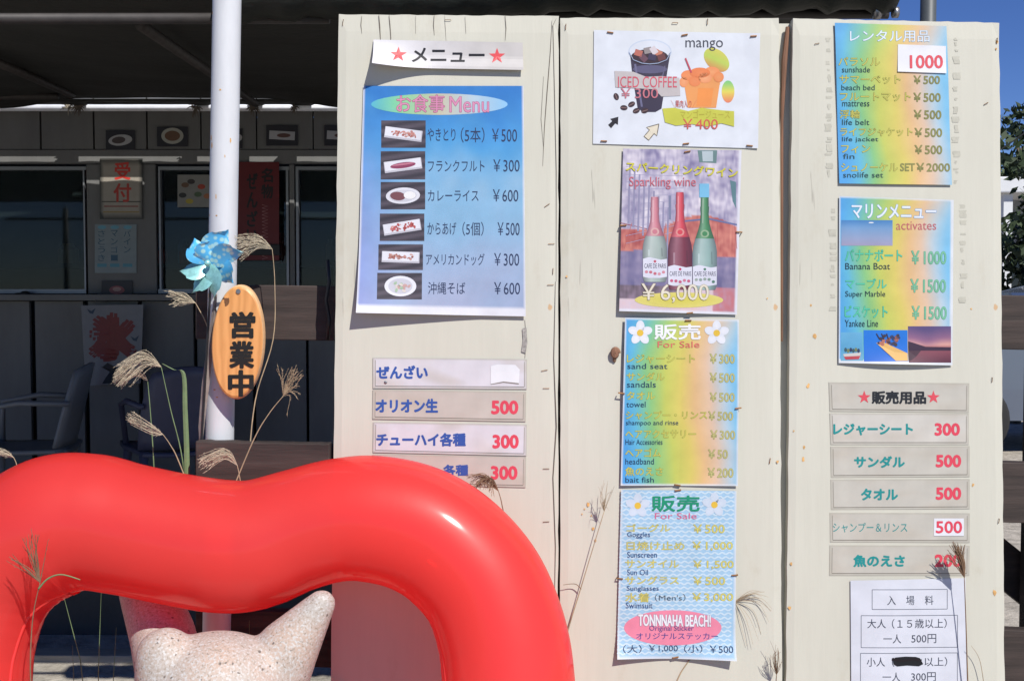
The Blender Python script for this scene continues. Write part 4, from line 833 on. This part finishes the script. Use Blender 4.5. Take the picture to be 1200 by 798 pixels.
for a, b in ((104, 186), (340.5, 347), (-262, -255), (560, 616)): kb(a, 194, b, 344, 'wall_post', M['kiosk'], .002, .032)
def window(x0, x1, y0=196, y1=344, mull=True):
    f = kb(x0, y0, x1, y0 + 4, 'window_frame', M['alu'], -.01, .035)
    for r in ((x0, y1 - 5, x1, y1), (x0, y0 + 4, x0 + 4, y1 - 5), (x1 - 4, y0 + 4, x1, y1 - 5)): kb(*r, 'frame_bar', M['alu'], -.01, .035, f)
    if mull: kb((x0 + x1) / 2 - 2, y0 + 4, (x0 + x1) / 2 + 2, y1 - 5, 'frame_bar', M['alu'], -.02, .03, f)
    a = at(x0 + 4, y0 + 4, YK); b = at(x1 - 4, y1 - 5, YK); mb = MB(); mb.box((a.x, YK + .012, b.z), (b.x, YK + .016, a.z)); mb.build('pane', M['glass'], f)
window(-250, -95); window(-94, 103, mull=False); window(187, 340, mull=False); window(347.5, 452, mull=False); window(453, 559)
# interior
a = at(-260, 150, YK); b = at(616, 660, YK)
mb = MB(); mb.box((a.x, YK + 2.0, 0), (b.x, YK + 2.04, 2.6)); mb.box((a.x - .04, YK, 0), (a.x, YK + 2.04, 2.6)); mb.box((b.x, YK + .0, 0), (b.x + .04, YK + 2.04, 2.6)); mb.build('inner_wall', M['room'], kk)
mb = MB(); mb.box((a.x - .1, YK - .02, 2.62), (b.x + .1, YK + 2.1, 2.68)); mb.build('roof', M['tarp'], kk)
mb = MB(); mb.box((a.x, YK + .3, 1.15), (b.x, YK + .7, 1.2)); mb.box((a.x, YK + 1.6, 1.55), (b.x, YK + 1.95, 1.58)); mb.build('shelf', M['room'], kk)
rr = random.Random(4)
for i in range(26):
    x = rr.uniform(at(-90, 0, YK).x, at(560, 0, YK).x); h = rr.uniform(.08, .28); w_ = rr.uniform(.05, .14); z = 1.2 if i % 2 else 1.58; yy = YK + .5 if i % 2 else YK + 1.75
    mb = MB(); c = rr.choice([(.2, .2, .2), (.3, .05, .04), (.05, .12, .2), (.25, .22, .12), (.35, .35, .34)]); mb.tube([(x, yy, z), (x, yy, z + h * .7), (x, yy, z + h * .85), (x, yy, z + h)], [w_ / 2, w_ / 2, w_ / 3, w_ / 4], 12)
    k_ = 'jar' + str([(.2, .2, .2), (.3, .05, .04), (.05, .12, .2), (.25, .22, .12), (.35, .35, .34)].index(c))
    if k_ not in M: M[k_] = pbr(k_, c, .4)
    mb.build('jar', M[k_], kk)
# the tarpaulin's hem, the sunlit pipe and the closed eave: sun comes through the slot before the pipe
YPI = 3.725; ZP = at(200, 126, YPI).z; ZE = ZP + .005; rnd = random.Random(3)
def sx(px): return at(px, 180, YK).x + (ZE - at(px, 180, YK).z) * SUN.x / SUN.z
XL, XR = -5.0, 1.4
mb = MB(); vs = []; NH = 260
blocked = [(84, 100), (220, 236), (280, 297), (332, 350), (-20, 0)]
for i in range(NH + 1):
    x = XL + (XR - XL) * i / NH; e = 3.672 + .004 * noise.noise(Vector((x * 9, 0, 0)))
    for g0, g1 in blocked:
        if sx(g0) < x < sx(g1): e = 3.712
    vs += [Vector((x, 3.52, ZE)), Vector((x, 3.586 + .003 * math.sin(x * 30), ZE - .001)), Vector((x, 3.602 if sx(106) < x < sx(188) else 3.589, ZE)), Vector((x, e, ZE))]
f = []
for i in range(NH): f += [(4 * i, 4 * i + 1, 4 * i + 5, 4 * i + 4), (4 * i + 2, 4 * i + 3, 4 * i + 7, 4 * i + 6)] + ([] if sx(106) < vs[4 * i].x < sx(188) else [(4 * i + 1, 4 * i + 2, 4 * i + 6, 4 * i + 5)])
mb.add(vs, f); o = mb.build('hem', M['tarp'], ct_, smooth=True); md = o.modifiers.new('t', 'SOLIDIFY'); md.thickness = .003
ev = thing('eave', Vector((-1, 3.85, ZE)), 'dark boarded eave closing the gap above the kiosk front', 'eave')
for x0_, x1_ in ((XL, -3.2), (-3.197, -1.4), (-1.397, XR)): mb = MB(); mb.box((x0_, YPI + .012, ZE + .008), (x1_, YK + .02, ZE + .02)); mb.build('eave_board', M['tarp'], ev)
pp = MB(); pp.tube([(XL, YPI, ZP), (XR, YPI, ZP)], .020, 18); po = pp.build('eave_pipe', M['pipe'], smooth=True, label='long white horizontal pipe catching the sun along the kiosk eave', cat='pipe')
for x, r_ in ((80, 7), (92, 5), (229, 5.5), (296, 5.5), (345, 3.5)):
    mb = MB(); c = at(x, 127, YPI - .035); rr = random.Random(x)
    for k in range(22):
        d = Vector((rr.gauss(0, 1), rr.gauss(0, .3), rr.gauss(0, 1))).normalized(); L = r_ * .0045 * rr.uniform(.6, 1.8); mb.tube([c, c + d * L * .6 + Vector((0, 0, .004)), c + d * L + Vector((0, 0, -.008))], [.004, .0035, .001], 5)
    mb.build('tie_string', M['timber'] if x in (80,) else M['crack'], po)
# things on the kiosk wall
kp = lambda d: (lambda px, py, l=0: at(px, py, YK - d - l))
def card(x0, y0, x1, y1, label, cat, name, bgf, grp=None, d=.036): return Sheet((x0, y0), (x1, y0), (x1, y1), (x0, y1), name, label, cat, grp, bg=bgf, nu=10, nv=8, pos=kp(d), thick=.002, bend=lambda u, v: 0, base=.003)
for i, (x0, y0, x1, y1, lab) in enumerate(((124, 153, 158, 176, 'dark dish photo card with an oval white plate, above the reception sign'), (184, 149, 220, 172, 'dark dish photo card with a round plate, just left of the white pole'), (256, 151, 284, 174, 'dark dish photo card half hidden behind the white pole'), (312, 147, 349, 171, 'dark dish photo card with a long white dish, between pole and panel'), (380, 147, 416, 171, 'dark dish photo card cut off by the left edge of the left panel'))):
    s = card(x0, y0, x1, y1, lab, 'photo card', 'dish_photo_card', lambda u, v: (52, 52, 60), 'dish photo cards on the kiosk wall'); cx = (x0 + x1) / 2; cy = (y0 + y1) / 2
    if i == 3 or i == 4: s.rect(cx - 15, cy - 5, cx + 15, cy + 5, (190, 190, 195), 2, 2, rot=.05); s.ell(cx + 2, cy, 8, 2.5, (110, 80, 75), 8)
    elif i == 1: s.ell(cx, cy - 1, 13, 9.5, (185, 185, 175), 2); s.ell(cx, cy - 1, 9, 6, (120, 90, 70), 8)
    else: s.ell(cx, cy, 14, 6.5, (190, 190, 192), 2, -.1); s.ell(cx - 2, cy, 8, 4, (90, 80, 80), 8, -.1)
    s.done()
s = card(117, 186, 167, 257, 'cream reception sign with red characters in a dark frame on the kiosk', 'sign', 'reception_sign', lambda u, v: (60, 62, 60) if (u < .05 or u > .95 or v < .03 or v > .97) else (176, 168, 156), d=.042)
s.text('受', 134, 190, 153, 211, (226, 70, 60), .03, 4); s.text('付', 133, 215, 154, 237, (196, 70, 60), .03, 4); s.line([(119, 236.5), (165, 236.5)], 1.2, (70, 66, 60), 3); s.line([(122, 242), (162, 242)], 1.3, (150, 70, 60), 3); s.line([(121, 248.5), (163, 248.5)], 1.6, (160, 140, 90), 3); s.done()
s = card(111, 263, 160, 320, 'pale notice with three columns of small blue characters under the reception sign', 'notice', 'schedule_notice', lambda u, v: (140, 152, 156))
for i, t in enumerate(('さとうきび', 'マンゴー', 'パイン')):
    for k, ch in enumerate(t[:4]): s.text(ch, 115 + i * 15, 270 + k * 9.5, 123 + i * 15, 277.5 + k * 9.5, (60, 96, 120), .0, 2)
    s.rect(114 + i * 15, 309, 125 + i * 15, 313, (90, 150, 170), 2, 1); s.ell(119.5 + i * 15, 266.5, 5, 2.2, (110, 170, 190), 2)
s.done()
s = card(119, 329, 155, 351, 'small dark photo card just above the sill under the notice', 'photo card', 'dish_photo_card', lambda u, v: (44, 44, 52), d=.04); s.ell(137, 340, 9, 5, (150, 80, 84), 2); s.ell(137, 339, 5, 2.5, (190, 150, 140), 8); s.done()
s = card(208, 205, 250, 243, 'pale drinks poster taped inside the kiosk window left of the pole', 'poster', 'drinks_notice', lambda u, v: (150, 148, 142), d=.01)
for x, y, c in ((224, 213, (70, 60, 60)), (236, 219, (180, 70, 50)), (222, 236, (190, 170, 70)), (214, 229, (60, 60, 60)), (243, 230, (190, 120, 80)), (232, 228, (90, 110, 80)), (217, 217, (120, 90, 70))): s.ell(x, y, 4.5, 3, c, 2)
s.done()
s = card(276, 190, 327, 305, 'dark red cloth banner with black characters in the kiosk window', 'banner', 'red_banner', lambda u, v: (112, 24, 30), d=.05)
for i, ch in enumerate('名物'): s.text(ch, 306, 197 + i * 19, 320, 214 + i * 19, (34, 22, 26), .03, 3)
for i, ch in enumerate('ぜんざい'): s.text(ch, 289, 203 + i * 22, 302, 222 + i * 22, (34, 22, 26), .03, 3)
for i in range(16): s.line([(307, 240 + 4 * i), (314, 242 + 4 * i), (307, 244 + 4 * i)], .8, (170, 110, 110), 3)
s.done()
# shaved ice flag below the sill
def flagbend(u, v): return .012 * math.sin(u * 9) * v + .004
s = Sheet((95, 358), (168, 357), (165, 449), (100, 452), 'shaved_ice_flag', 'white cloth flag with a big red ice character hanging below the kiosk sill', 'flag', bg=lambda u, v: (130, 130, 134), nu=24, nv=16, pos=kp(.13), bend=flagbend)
s.text('氷', 103, 366, 161, 424, (126, 34, 32), .11, 6)
for x, y in ((107, 365), (158, 397)): s.poly([(x - 5, y - 3), (x, y), (x + 5, y - 4), (x + 2, y + 3), (x - 2, y + 2)], (40, 60, 80), 4)
s.poly([(101, 450), (100, 436), (110, 428), (120, 430), (126, 425), (136, 431), (147, 428), (158, 436), (164, 438), (164, 448)], (24, 24, 32), 8)
s.done()
mb = MB(); c = at(25, 347, YK - .07); mb.ell(c, (.055, .04, .018), 14, 8); mb.ell(c + Vector((.02, 0, .012)), (.025, .03, .015), 12, 6); mb.build('black_bag', M['black'], smooth=True, label='small black bundle lying on the kiosk sill at far left', cat='bag')
mb = MB(); c = at(310, 293, YK - .06); mb.box((c.x - .08, c.y - .01, c.z - .028), (c.x + .08, c.y, c.z + .028)); mb.build('black_box', M['black'], bevel=.003, label='flat black box under the red cloth banner in the kiosk window', cat='box')
# raised floor the chairs stand on, timber at the sun line
zf = .24
mb = MB(); mb.box((-5, 2.5, -.05), (1.2, YK - .031, zf)); mb.build('kiosk_floor', M['concrete'], bevel=.01, kind='structure')
mb = MB(); g = ground(100, 776); mb.box((-2.4, g.y, -.03), (g.x + .35 - .1, g.y + .09, .028), Matrix.Rotation(R(-1), 3, 'Z')); mb.build('timber_beam', M['timber'], bevel=.004, label='pale weathered timber lying on the sand behind the red ring', cat='timber')
# chairs
def chair(cx, y, rot, mat, label):
    t = thing('plastic_chair', Vector((cx, y, zf)), label, 'chair', 'plastic chairs by the kiosk'); c0 = Vector((cx, y, zf)); Rm = Matrix.Rotation(rot, 3, 'Z')
    P = lambda x, y_, z: c0 + Rm @ Vector((x, y_, z))
    mb = MB(); vs = []; n = 8
    for j in range(n + 1):
        for i in range(n + 1):
            u = -1 + 2 * i / n; v = -1 + 2 * j / n; vs.append(P(.2 * u * (1 - .06 * v), .2 * v, .43 - .012 * (1 - u * u) + .015 * (v < -.8)))
    mb.add(vs, [(j * 9 + i, j * 9 + i + 1, (j + 1) * 9 + i + 1, (j + 1) * 9 + i) for j in range(n) for i in range(n)]); o = mb.build('seat', mat, t, smooth=True); md = o.modifiers.new('t', 'SOLIDIFY'); md.thickness = .02
    mb = MB(); vs = []
    for j in range(n + 1):
        for i in range(n + 1):
            u = -1 + 2 * i / n; v = j / n; wd = .2 * (1 - .25 * v ** 3); vs.append(P(wd * u, .19 + .09 * v - .05 * u * u, .44 + .38 * v * (1 - .08 * u * u)))
    mb.add(vs, [(j * 9 + i, j * 9 + i + 1, (j + 1) * 9 + i + 1, (j + 1) * 9 + i) for j in range(n) for i in range(n)]); o = mb.build('backrest', mat, t, smooth=True); md = o.modifiers.new('t', 'SOLIDIFY'); md.thickness = .015
    for a, b in ((-1, -1), (1, -1), (-1, 1), (1, 1)):
        mb = MB(); mb.tube([P(.18 * a, .17 * b, .43), P(.21 * a, .20 * b, 0)], [.022, .015], 8); mb.build('leg', mat, t, smooth=True)
    for a in (-1, 1):
        mb = MB(); mb.tube([P(.19 * a, -.17, .43), P(.21 * a, -.17, .62), P(.22 * a, 0, .65), P(.2 * a, .22, .64)], .014, 8); mb.build('armrest', mat, t, smooth=True)
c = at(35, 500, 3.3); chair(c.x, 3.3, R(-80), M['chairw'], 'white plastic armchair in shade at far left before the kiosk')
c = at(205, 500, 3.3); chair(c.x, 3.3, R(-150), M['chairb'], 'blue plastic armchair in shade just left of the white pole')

# ---------------------------------------------------------------- far right: car, bush, house, trees
def wheel(par, x, y, z, r=.31):
    mb = MB(); n = 28; pr = [(-.09, r * .62), (-.10, r * .9), (-.07, r), (.07, r), (.10, r * .9), (.09, r * .62)]; vs = []
    for dy, rad in pr: vs += [Vector((x + rad * math.cos(6.2832 * k / n), y + dy, z + rad * math.sin(6.2832 * k / n))) for k in range(n)]
    mb.add(vs, [(a * n + k, a * n + (k + 1) % n, (a + 1) * n + (k + 1) % n, (a + 1) * n + k) for a in range(5) for k in range(n)]); w_ = mb.build('wheel', M['rubber'], par, smooth=True, loc=(x, y, z))
    mb = MB(); mb.tube([(x, y - .095, z), (x, y - .07, z)], [r * .3, r * .62], 24); 
    for k in range(5): a_ = 6.2832 * k / 5; mb.tube([(x, y - .1, z), (x + r * .6 * math.cos(a_), y - .09, z + r * .6 * math.sin(a_))], .02, 6)
    mb.build('rim', M['steel'], w_)
YCAR = 7.5; xw = at(1141, 500, YCAR).x
car = thing('parked_car', Vector((xw + 1.3, YCAR, 0)), 'blue-grey parked car seen past the right edge of the right panel', 'car')
prof = [(-.75, .30), (-.82, .55), (-.75, .80), (-.35, .93), (.15, .98), (.75, 1.38), (1.1, 1.46), (2.0, 1.46), (2.5, 1.36), (3.05, 1.0), (3.3, .95), (3.38, .6), (3.3, .30)]
mb = MB(); vs = []; wid = 1.6
for side in (0, .08, .92, 1):
    for x, z in prof:
        ins = (.16 if z > 1.0 else 0) + (.05 if side in (0, 1) else 0); ytop = wid * side; ytop = max(ins, min(wid - ins, ytop)); vs.append(Vector((xw + x, YCAR + ytop, z - (.02 if side in (0, 1) and z > 1.2 else 0))))
n = len(prof); mb.add(vs, [(a * n + k, a * n + k + 1, (a + 1) * n + k + 1, (a + 1) * n + k) for a in range(3) for k in range(n - 1)] + [tuple(range(n)), tuple(3 * n + k for k in range(n - 1, -1, -1))])
mb.build('body', M['blue_car'], car, bevel=.03)
for wn in ([(.35, 1.0), (.78, 1.34), (1.28, 1.41), (1.28, 1.0)], [(1.34, 1.0), (1.34, 1.41), (2.0, 1.41), (2.42, 1.32), (2.75, 1.02)]):
    mb = MB(); mb.add([Vector((xw + x, YCAR + .10, z)) for x, z in wn], [tuple(range(len(wn)))]); mb.add([Vector((xw + x, YCAR + .14, z)) for x, z in wn], [tuple(range(len(wn)))]); mb.build('side_window', M['carglass'], car)
for x in (0, 2.5): wheel(car, xw + x, YCAR + .08, .31); wheel(car, xw + x, YCAR + wid - .1, .31)
mb = MB(); mb.ell((xw - .72, YCAR + .25, .68), (.08, .16, .08), 12, 8); mb.build('headlight', M['alu'], car, smooth=True)
def foliage(name, c, r, nleaf, size, par, seed):
    rnd = random.Random(seed); mb = MB(); cl = [(Vector((rnd.gauss(0, .45) * r[0], rnd.gauss(0, .45) * r[1], rnd.gauss(0, .42) * r[2])), rnd.uniform(.22, .42)) for _ in range(26)]
    for i in range(nleaf):
        b, k = rnd.choice(cl); d = Vector((rnd.gauss(0, 1), rnd.gauss(0, 1), rnd.gauss(0, 1))).normalized() * k * rnd.uniform(.6, 1.05)
        p = Vector(c) + b + Vector((d.x * r[0], d.y * r[1], d.z * r[2])); nn = (d + Vector((rnd.gauss(0, .6), rnd.gauss(0, .6), rnd.gauss(0, .6)))).normalized(); t = nn.orthogonal().normalized(); t.rotate(Matrix.Rotation(rnd.uniform(0, 6.28), 3, nn)); u = nn.cross(t); z = size * rnd.uniform(.6, 1.3)
        mb.add([p - t * z, p + u * z * .45, p + t * z, p - u * z * .45], [(0, 1, 2, 3)])
    return mb.build(name, M['leaf'], par)
def tree(px, py_top, depth, R_, label, seed, grp='trees beyond the house'):
    a = at(px, py_top, depth); h = a.z; t = thing('tree', Vector((a.x, depth, 0)), label, 'tree', grp)
    mb = MB(); mb.tube([(a.x, depth, -.1), (a.x + .1, depth, h * .3), (a.x, depth, h * .6), (a.x, depth, h * .85)], [.22, .17, .12, .05], 10)
    for k in range(5): an = k * 1.26; mb.tube([(a.x, depth, h * .4), (a.x + math.cos(an) * R_ * .5, depth + math.sin(an) * R_ * .5, h * .65), (a.x + math.cos(an) * R_ * .8, depth + math.sin(an) * R_ * .8, h * .75)], [.1, .06, .02], 6)
    mb.build('trunk', M['bark'], t, smooth=True); foliage('crown', (a.x, depth, h * .62), (R_, R_, h * .36), 7000, .13, t, seed)
tree(1195, 130, 22, 2.6, 'dark green tree rising over the white roof beyond the right panel', 1); tree(1330, 90, 24, 3.0, 'taller dark tree farther right beyond the white roof', 2)
b_ = at(1194, 285, 9.9); t = thing('shrub', Vector((b_.x, 9.9, 0)), 'bushy green shrub growing between the parked car and the white house', 'shrub'); mb = MB(); mb.tube([(b_.x, 9.9, 0), (b_.x, 9.9, 1.3)], [.06, .03], 8); mb.build('stem', M['bark'], t); foliage('crown', (b_.x + .3, 9.9, b_.z - .15), (.75, .7, .75), 3800, .06, t, 5)
h0 = at(1170, 207, 13); h1 = at(1560, 226, 13)
ho = thing('white_house', Vector(((h0.x + h1.x) / 2, 15, 0)), 'low white house with a flat roof beyond the parked car', 'house')
mb = MB(); mb.box((h0.x, 13, h1.z), (h1.x, 18, h0.z)); mb.build('roof', M['house'], ho, bevel=.02)
mb = MB(); mb.box((h0.x + .2, 14.2, 0), (h1.x - .2, 17.9, h1.z)); mb.build('wall', pbr('shade_toned_wall', (.22, .23, .25), .8), ho)  # white house wall greyed: porch shade is put into its colour
for x in (h0.x + .12, h0.x + 1.6, h1.x - .3): mb = MB(); mb.box((x, 13.1, 0), (x + .12, 13.22, h1.z)); mb.build('post', M['house'], ho)
mb = MB(); mb.box((h0.x + .7, 14.16, 1), (h0.x + 1.6, 14.2, 2)); mb.build('window', M['carglass'], ho)
mb = MB(); a = at(1140, 195, 8); b = at(1260, 105, 8); mb.tube([a.lerp(b, i / 10) + Vector((0, 0, -.05 * math.sin(math.pi * i / 10))) for i in range(11)], .006, 6); mb.build('overhead_cable', M['black'], label='thin black cable crossing the sky at the right edge', cat='cable')

# ---------------------------------------------------------------- grasses
def path(pts, y, n=6):
    P = [(a, b, (y if not isinstance(y, (list, tuple)) else y[i])) for i, (a, b) in enumerate(pts)]
    if len(P) < 3: P = [P[0], tuple((P[0][j] + P[1][j]) / 2 for j in range(3)), P[1]]
    out = []
    for i in range(len(P) - 1):
        a = P[max(0, i - 1)]; b = P[i]; c = P[i + 1]; d = P[min(len(P) - 1, i + 2)]
        for k in range(n):
            t = k / n; out.append(tuple(.5 * (2 * b[j] + (c[j] - a[j]) * t + (2 * a[j] - 5 * b[j] + 4 * c[j] - d[j]) * t * t + (3 * b[j] - a[j] - 3 * c[j] + d[j]) * t ** 3) for j in range(3)))
    out.append(P[-1]); return [at(*q) for q in out]
def stalk(stem, y, head, label, n=18, smat='grassdry', hmat='straw', r=.0012, seed=0, spread=.006, fuzz=True, grp='dry grass stalks in front of the panels', thick=.00034):
    """stem: px polyline from root up to the head node; head: list of (mid px, tip px) arches leaving the node"""
    rnd = random.Random(seed + 11); sp = path(stem, y)
    yy = y[-1] if isinstance(y, (list, tuple)) else y
    t = thing('grass_stalk', sp[0], label, 'grass', grp)
    mb = MB(); L = len(sp); mb.tube(sp, [r * (1.25 - .75 * i / L) for i in range(L)], 6); mb.build('stem', M[smat], t, smooth=True)
    if head:
        mb = MB(); nd = stem[-1]
        for i in range(int(n * 1.35)):
            a = rnd.random(); k = min(len(head) - 2, int(a * (len(head) - 1))) if len(head) > 1 else 0; f = a * (len(head) - 1) - k if len(head) > 1 else 0
            h0 = head[k]; h1 = head[min(k + 1, len(head) - 1)]
            mid = (h0[0][0] + (h1[0][0] - h0[0][0]) * f + rnd.gauss(0, 1.6), h0[0][1] + (h1[0][1] - h0[0][1]) * f + rnd.gauss(0, 1.6)); tip = (h0[1][0] + (h1[1][0] - h0[1][0]) * f + rnd.gauss(0, 2.5), h0[1][1] + (h1[1][1] - h0[1][1]) * f + rnd.gauss(0, 2.5))
            yt = yy - abs(rnd.gauss(0, spread)) * 1.3 - .001; pp = path([nd, mid, tip], [yy, yy + (yt - yy) * .5, yt], 6); m_ = len(pp)
            mb.tube(pp, [thick * (1.5 - i_ / m_) for i_ in range(m_)], 4, False)
            if fuzz:
                for j in range(2, m_):
                    for q_ in range(1):
                        p = pp[j].lerp(pp[j - 1], rnd.random()); d = (pp[j] - pp[j - 1]).normalized() * .0042 + Vector((rnd.gauss(0, .0013), rnd.gauss(0, .0013), rnd.gauss(0, .0013))); o_ = Vector((0, 0, .00055)) if abs(d.x) > abs(d.z) else Vector((.00055, 0, 0)); mb.add([p - o_, p + d, p + o_], [(0, 1, 2)])
        mb.build('seed_head', M[hmat], t)
    return t
stalk([(224, 640), (214, 540), (200, 480), (189, 430)], .02, [((168, 412), (140, 428)), ((165, 418), (134, 440)), ((168, 424), (136, 450)), ((175, 430), (150, 448))], 'tall green grass stalk with a big drooping seed head left of the pole', 46, 'green', seed=1)
stalk([(184, 640), (180, 540), (176, 480), (173, 446)], .04, [((158, 434), (134, 446)), ((160, 440), (146, 452))], 'grass stalk with a smaller drooping head tucked under the biggest one', 24, 'green', seed=2)
stalk([(240, 620), (210, 542), (200, 522), (191, 509)], .01, [((176, 496), (155, 482)), ((172, 502), (150, 490)), ((174, 506), (152, 496))], 'grass stalk with a short wispy head pointing left above the ring', 20, seed=3)
stalk([(300, 620), (292, 557), (299, 470), (320, 398), (322, 333), (319, 292)], [-.02, -.02, .0, .02, .03, .03], [((304, 276), (280, 275)), ((300, 282), (276, 284)), ((306, 286), (284, 296)), ((300, 290), (279, 300))], 'dry stalk whose feathery head sweeps left beside the white pole', 40, 'grassdry', seed=4)
stalk([(262, 600), (296, 518), (315, 485), (332, 464)], -.03, [((330, 448), (326, 432)), ((338, 450), (345, 432)), ((342, 452), (353, 440)), ((340, 468), (336, 500))], 'thin dry stalk with an upright forked head right of the oval sign', 22, 'grassdry', 'grassdry', seed=5)
stalk([(284, 640), (285, 590), (281, 560), (278, 545)], -.10, [((262, 524), (238, 533)), ((262, 530), (234, 540)), ((262, 536), (242, 548)), ((268, 532), (248, 541))], 'curled pale seed head in front of the short plank above the ring', 34, seed=6)
stalk([(255, 420), (242, 380), (234, 364), (229, 355)], .05, [((214, 344), (200, 340)), ((212, 350), (198, 348)), ((214, 356), (204, 360))], 'small dry seed head poking out left of the pole below the pinwheel', 18, seed=7)
stalk([(2, 640), (20, 580), (20, 548), (16, 536)], -.05, [((4, 528), (-12, 524)), ((4, 534), (-10, 534))], 'dry seed head at the far left edge just above the ring', 18, seed=8)
stalk([(44, 900), (36, 800), (38, 728), (47, 682)], -.325, [((34, 652), (31, 630)), ((44, 650), (44, 628)), ((53, 655), (54, 632)), ((32, 664), (13, 650)), ((32, 672), (12, 660))], 'brown dry grass stalk standing in front of the left side of the ring', 12, 'grassbr', 'grassbr', seed=9, spread=.004, thick=.0006)
mbx = stalk([(45, 690), (56, 678), (72, 673), (94, 679)], -.325, None, 'short curved green blade branching in front of the left side of the ring', smat='green', r=.0014)
stalk([(592, 700), (592, 620), (588, 590), (584, 575)], -.09, [((566, 556), (548, 556)), ((568, 562), (560, 572)), ((574, 560), (564, 566)), ((578, 566), (580, 580))], 'brown drooping seed head rising over the ring beside the lowest left slip', 44, 'grassbr', 'grassbr', seed=10, thick=.0006)
stalk([(655, 800), (664, 745), (680, 691), (708, 599)], -.05, [((712, 582), (718, 564)), ((704, 584), (702, 568)), ((716, 580), (720, 572)), ((706, 590), (708, 598))], 'long thin brown stalk leaning across the lower middle panel', 12, 'grassdry', 'grassdry', seed=11, fuzz=False)
stalk([(681, 690), (674, 684), (660, 685)], -.05, None, 'tiny side twig of dry grass at the left edge of the middle panel', smat='grassbr', r=.0008)
stalk([(780, 830), (793, 798), (808, 773), (862, 704)], [-.0575, -.0535, -.0512, -.0440], [((878, 694), (889, 691)), ((885, 696), (906, 706)), ((888, 704), (902, 724)), ((878, 722), (888, 750)), ((868, 728), (876, 755))], 'dry forked grass tuft fanning right of the wave patterned poster', 11, 'grassdry', 'grassdry', seed=12, fuzz=False, spread=.01)
stalk([(904, 900), (908, 820), (910, 790)], -.066, [((907, 770), (906, 750)), ((911, 768), (914, 756)), ((905, 778), (900, 768)), ((914, 780), (918, 772))], 'small spiky dry tuft at the foot of the gap between panels', 16, 'grassbr', 'grassbr', seed=13, fuzz=False)
stalk([(1138, 900), (1134, 798), (1132, 730), (1130, 676)], -.065, [((1124, 658), (1114, 640)), ((1126, 656), (1119, 639)), ((1128, 654), (1128, 639)), ((1122, 662), (1107, 652))], 'reddish brown brush-like seed head covering the last digits of the bottom slip', 26, 'grassbr', 'grassbr', seed=14, thick=.0008, spread=.004)
stalk([(1160, 860), (1152, 794), (1147, 770), (1138, 756)], -.062, None, 'faint thin grass strand at the lower right of the right panel', smat='grassdry', r=.0006)
# long green blade left of the pole
mb = MB()
pth = path([(219, 640), (219, 540), (217, 480), (215, 438), (203, 433), (190, 426)], .015, 5); 
for i in range(len(pth) - 1):
    pass
vs = []
for i, p in enumerate(pth): w_ = .0045 * (1 - (i / len(pth)) ** 2) + .0006; vs += [p - Vector((w_, 0, 0)), p + Vector((0, -.001, .0)), p + Vector((w_, 0, 0))]
mb.add(vs, [f for i in range(len(pth) - 1) for f in ((3 * i, 3 * i + 1, 3 * i + 4, 3 * i + 3), (3 * i + 1, 3 * i + 2, 3 * i + 5, 3 * i + 4))]); mb.build('bent_grass', M['green'], label='long green grass blade bent sharply near its top left of the pole', cat='grass')
# low weeds round the figure
mb = MB(); rnd = random.Random(22)
for i in range(120):
    x = rnd.uniform(-1.1, .25); y = rnd.uniform(-.02, 1.1) if rnd.random() < .6 else rnd.uniform(-.75, -.45); 
    if x > -.36 and y > -.2: y = .15 + rnd.uniform(0, .8)
    h = rnd.uniform(.2, .52) if y > -.2 else rnd.uniform(.1, .3); b = Vector((x, y, -.03)); l_ = Vector((rnd.gauss(0, .10), rnd.gauss(0, .06), 0)); mb.tube([b, b + l_ * .3 + Vector((0, 0, h * .5)), b + l_ + Vector((0, 0, h))], [.0022, .0018, .0004], 4, False)
for i in range(34):
    x = rnd.uniform(-.92, -.42); y = rnd.uniform(.0, .25); h = rnd.uniform(.5, .85); b = Vector((x, y, -.03)); l_ = Vector((rnd.gauss(0, .07), rnd.gauss(0, .04), 0)); mb.tube([b, b + l_ * .25 + Vector((0, 0, h * .5)), b + l_ * .6 + Vector((0, 0, h * .8)), b + l_ * 1.2 + Vector((0, 0, h))], [.0017, .0014, .0010, .0003], 4, False)
mb.build('low_weeds', M['green'], kind='stuff', label='low thin green weeds in the sand around the ring', cat='weeds')
bpy.data.objects.remove(_fo, do_unlink=True)
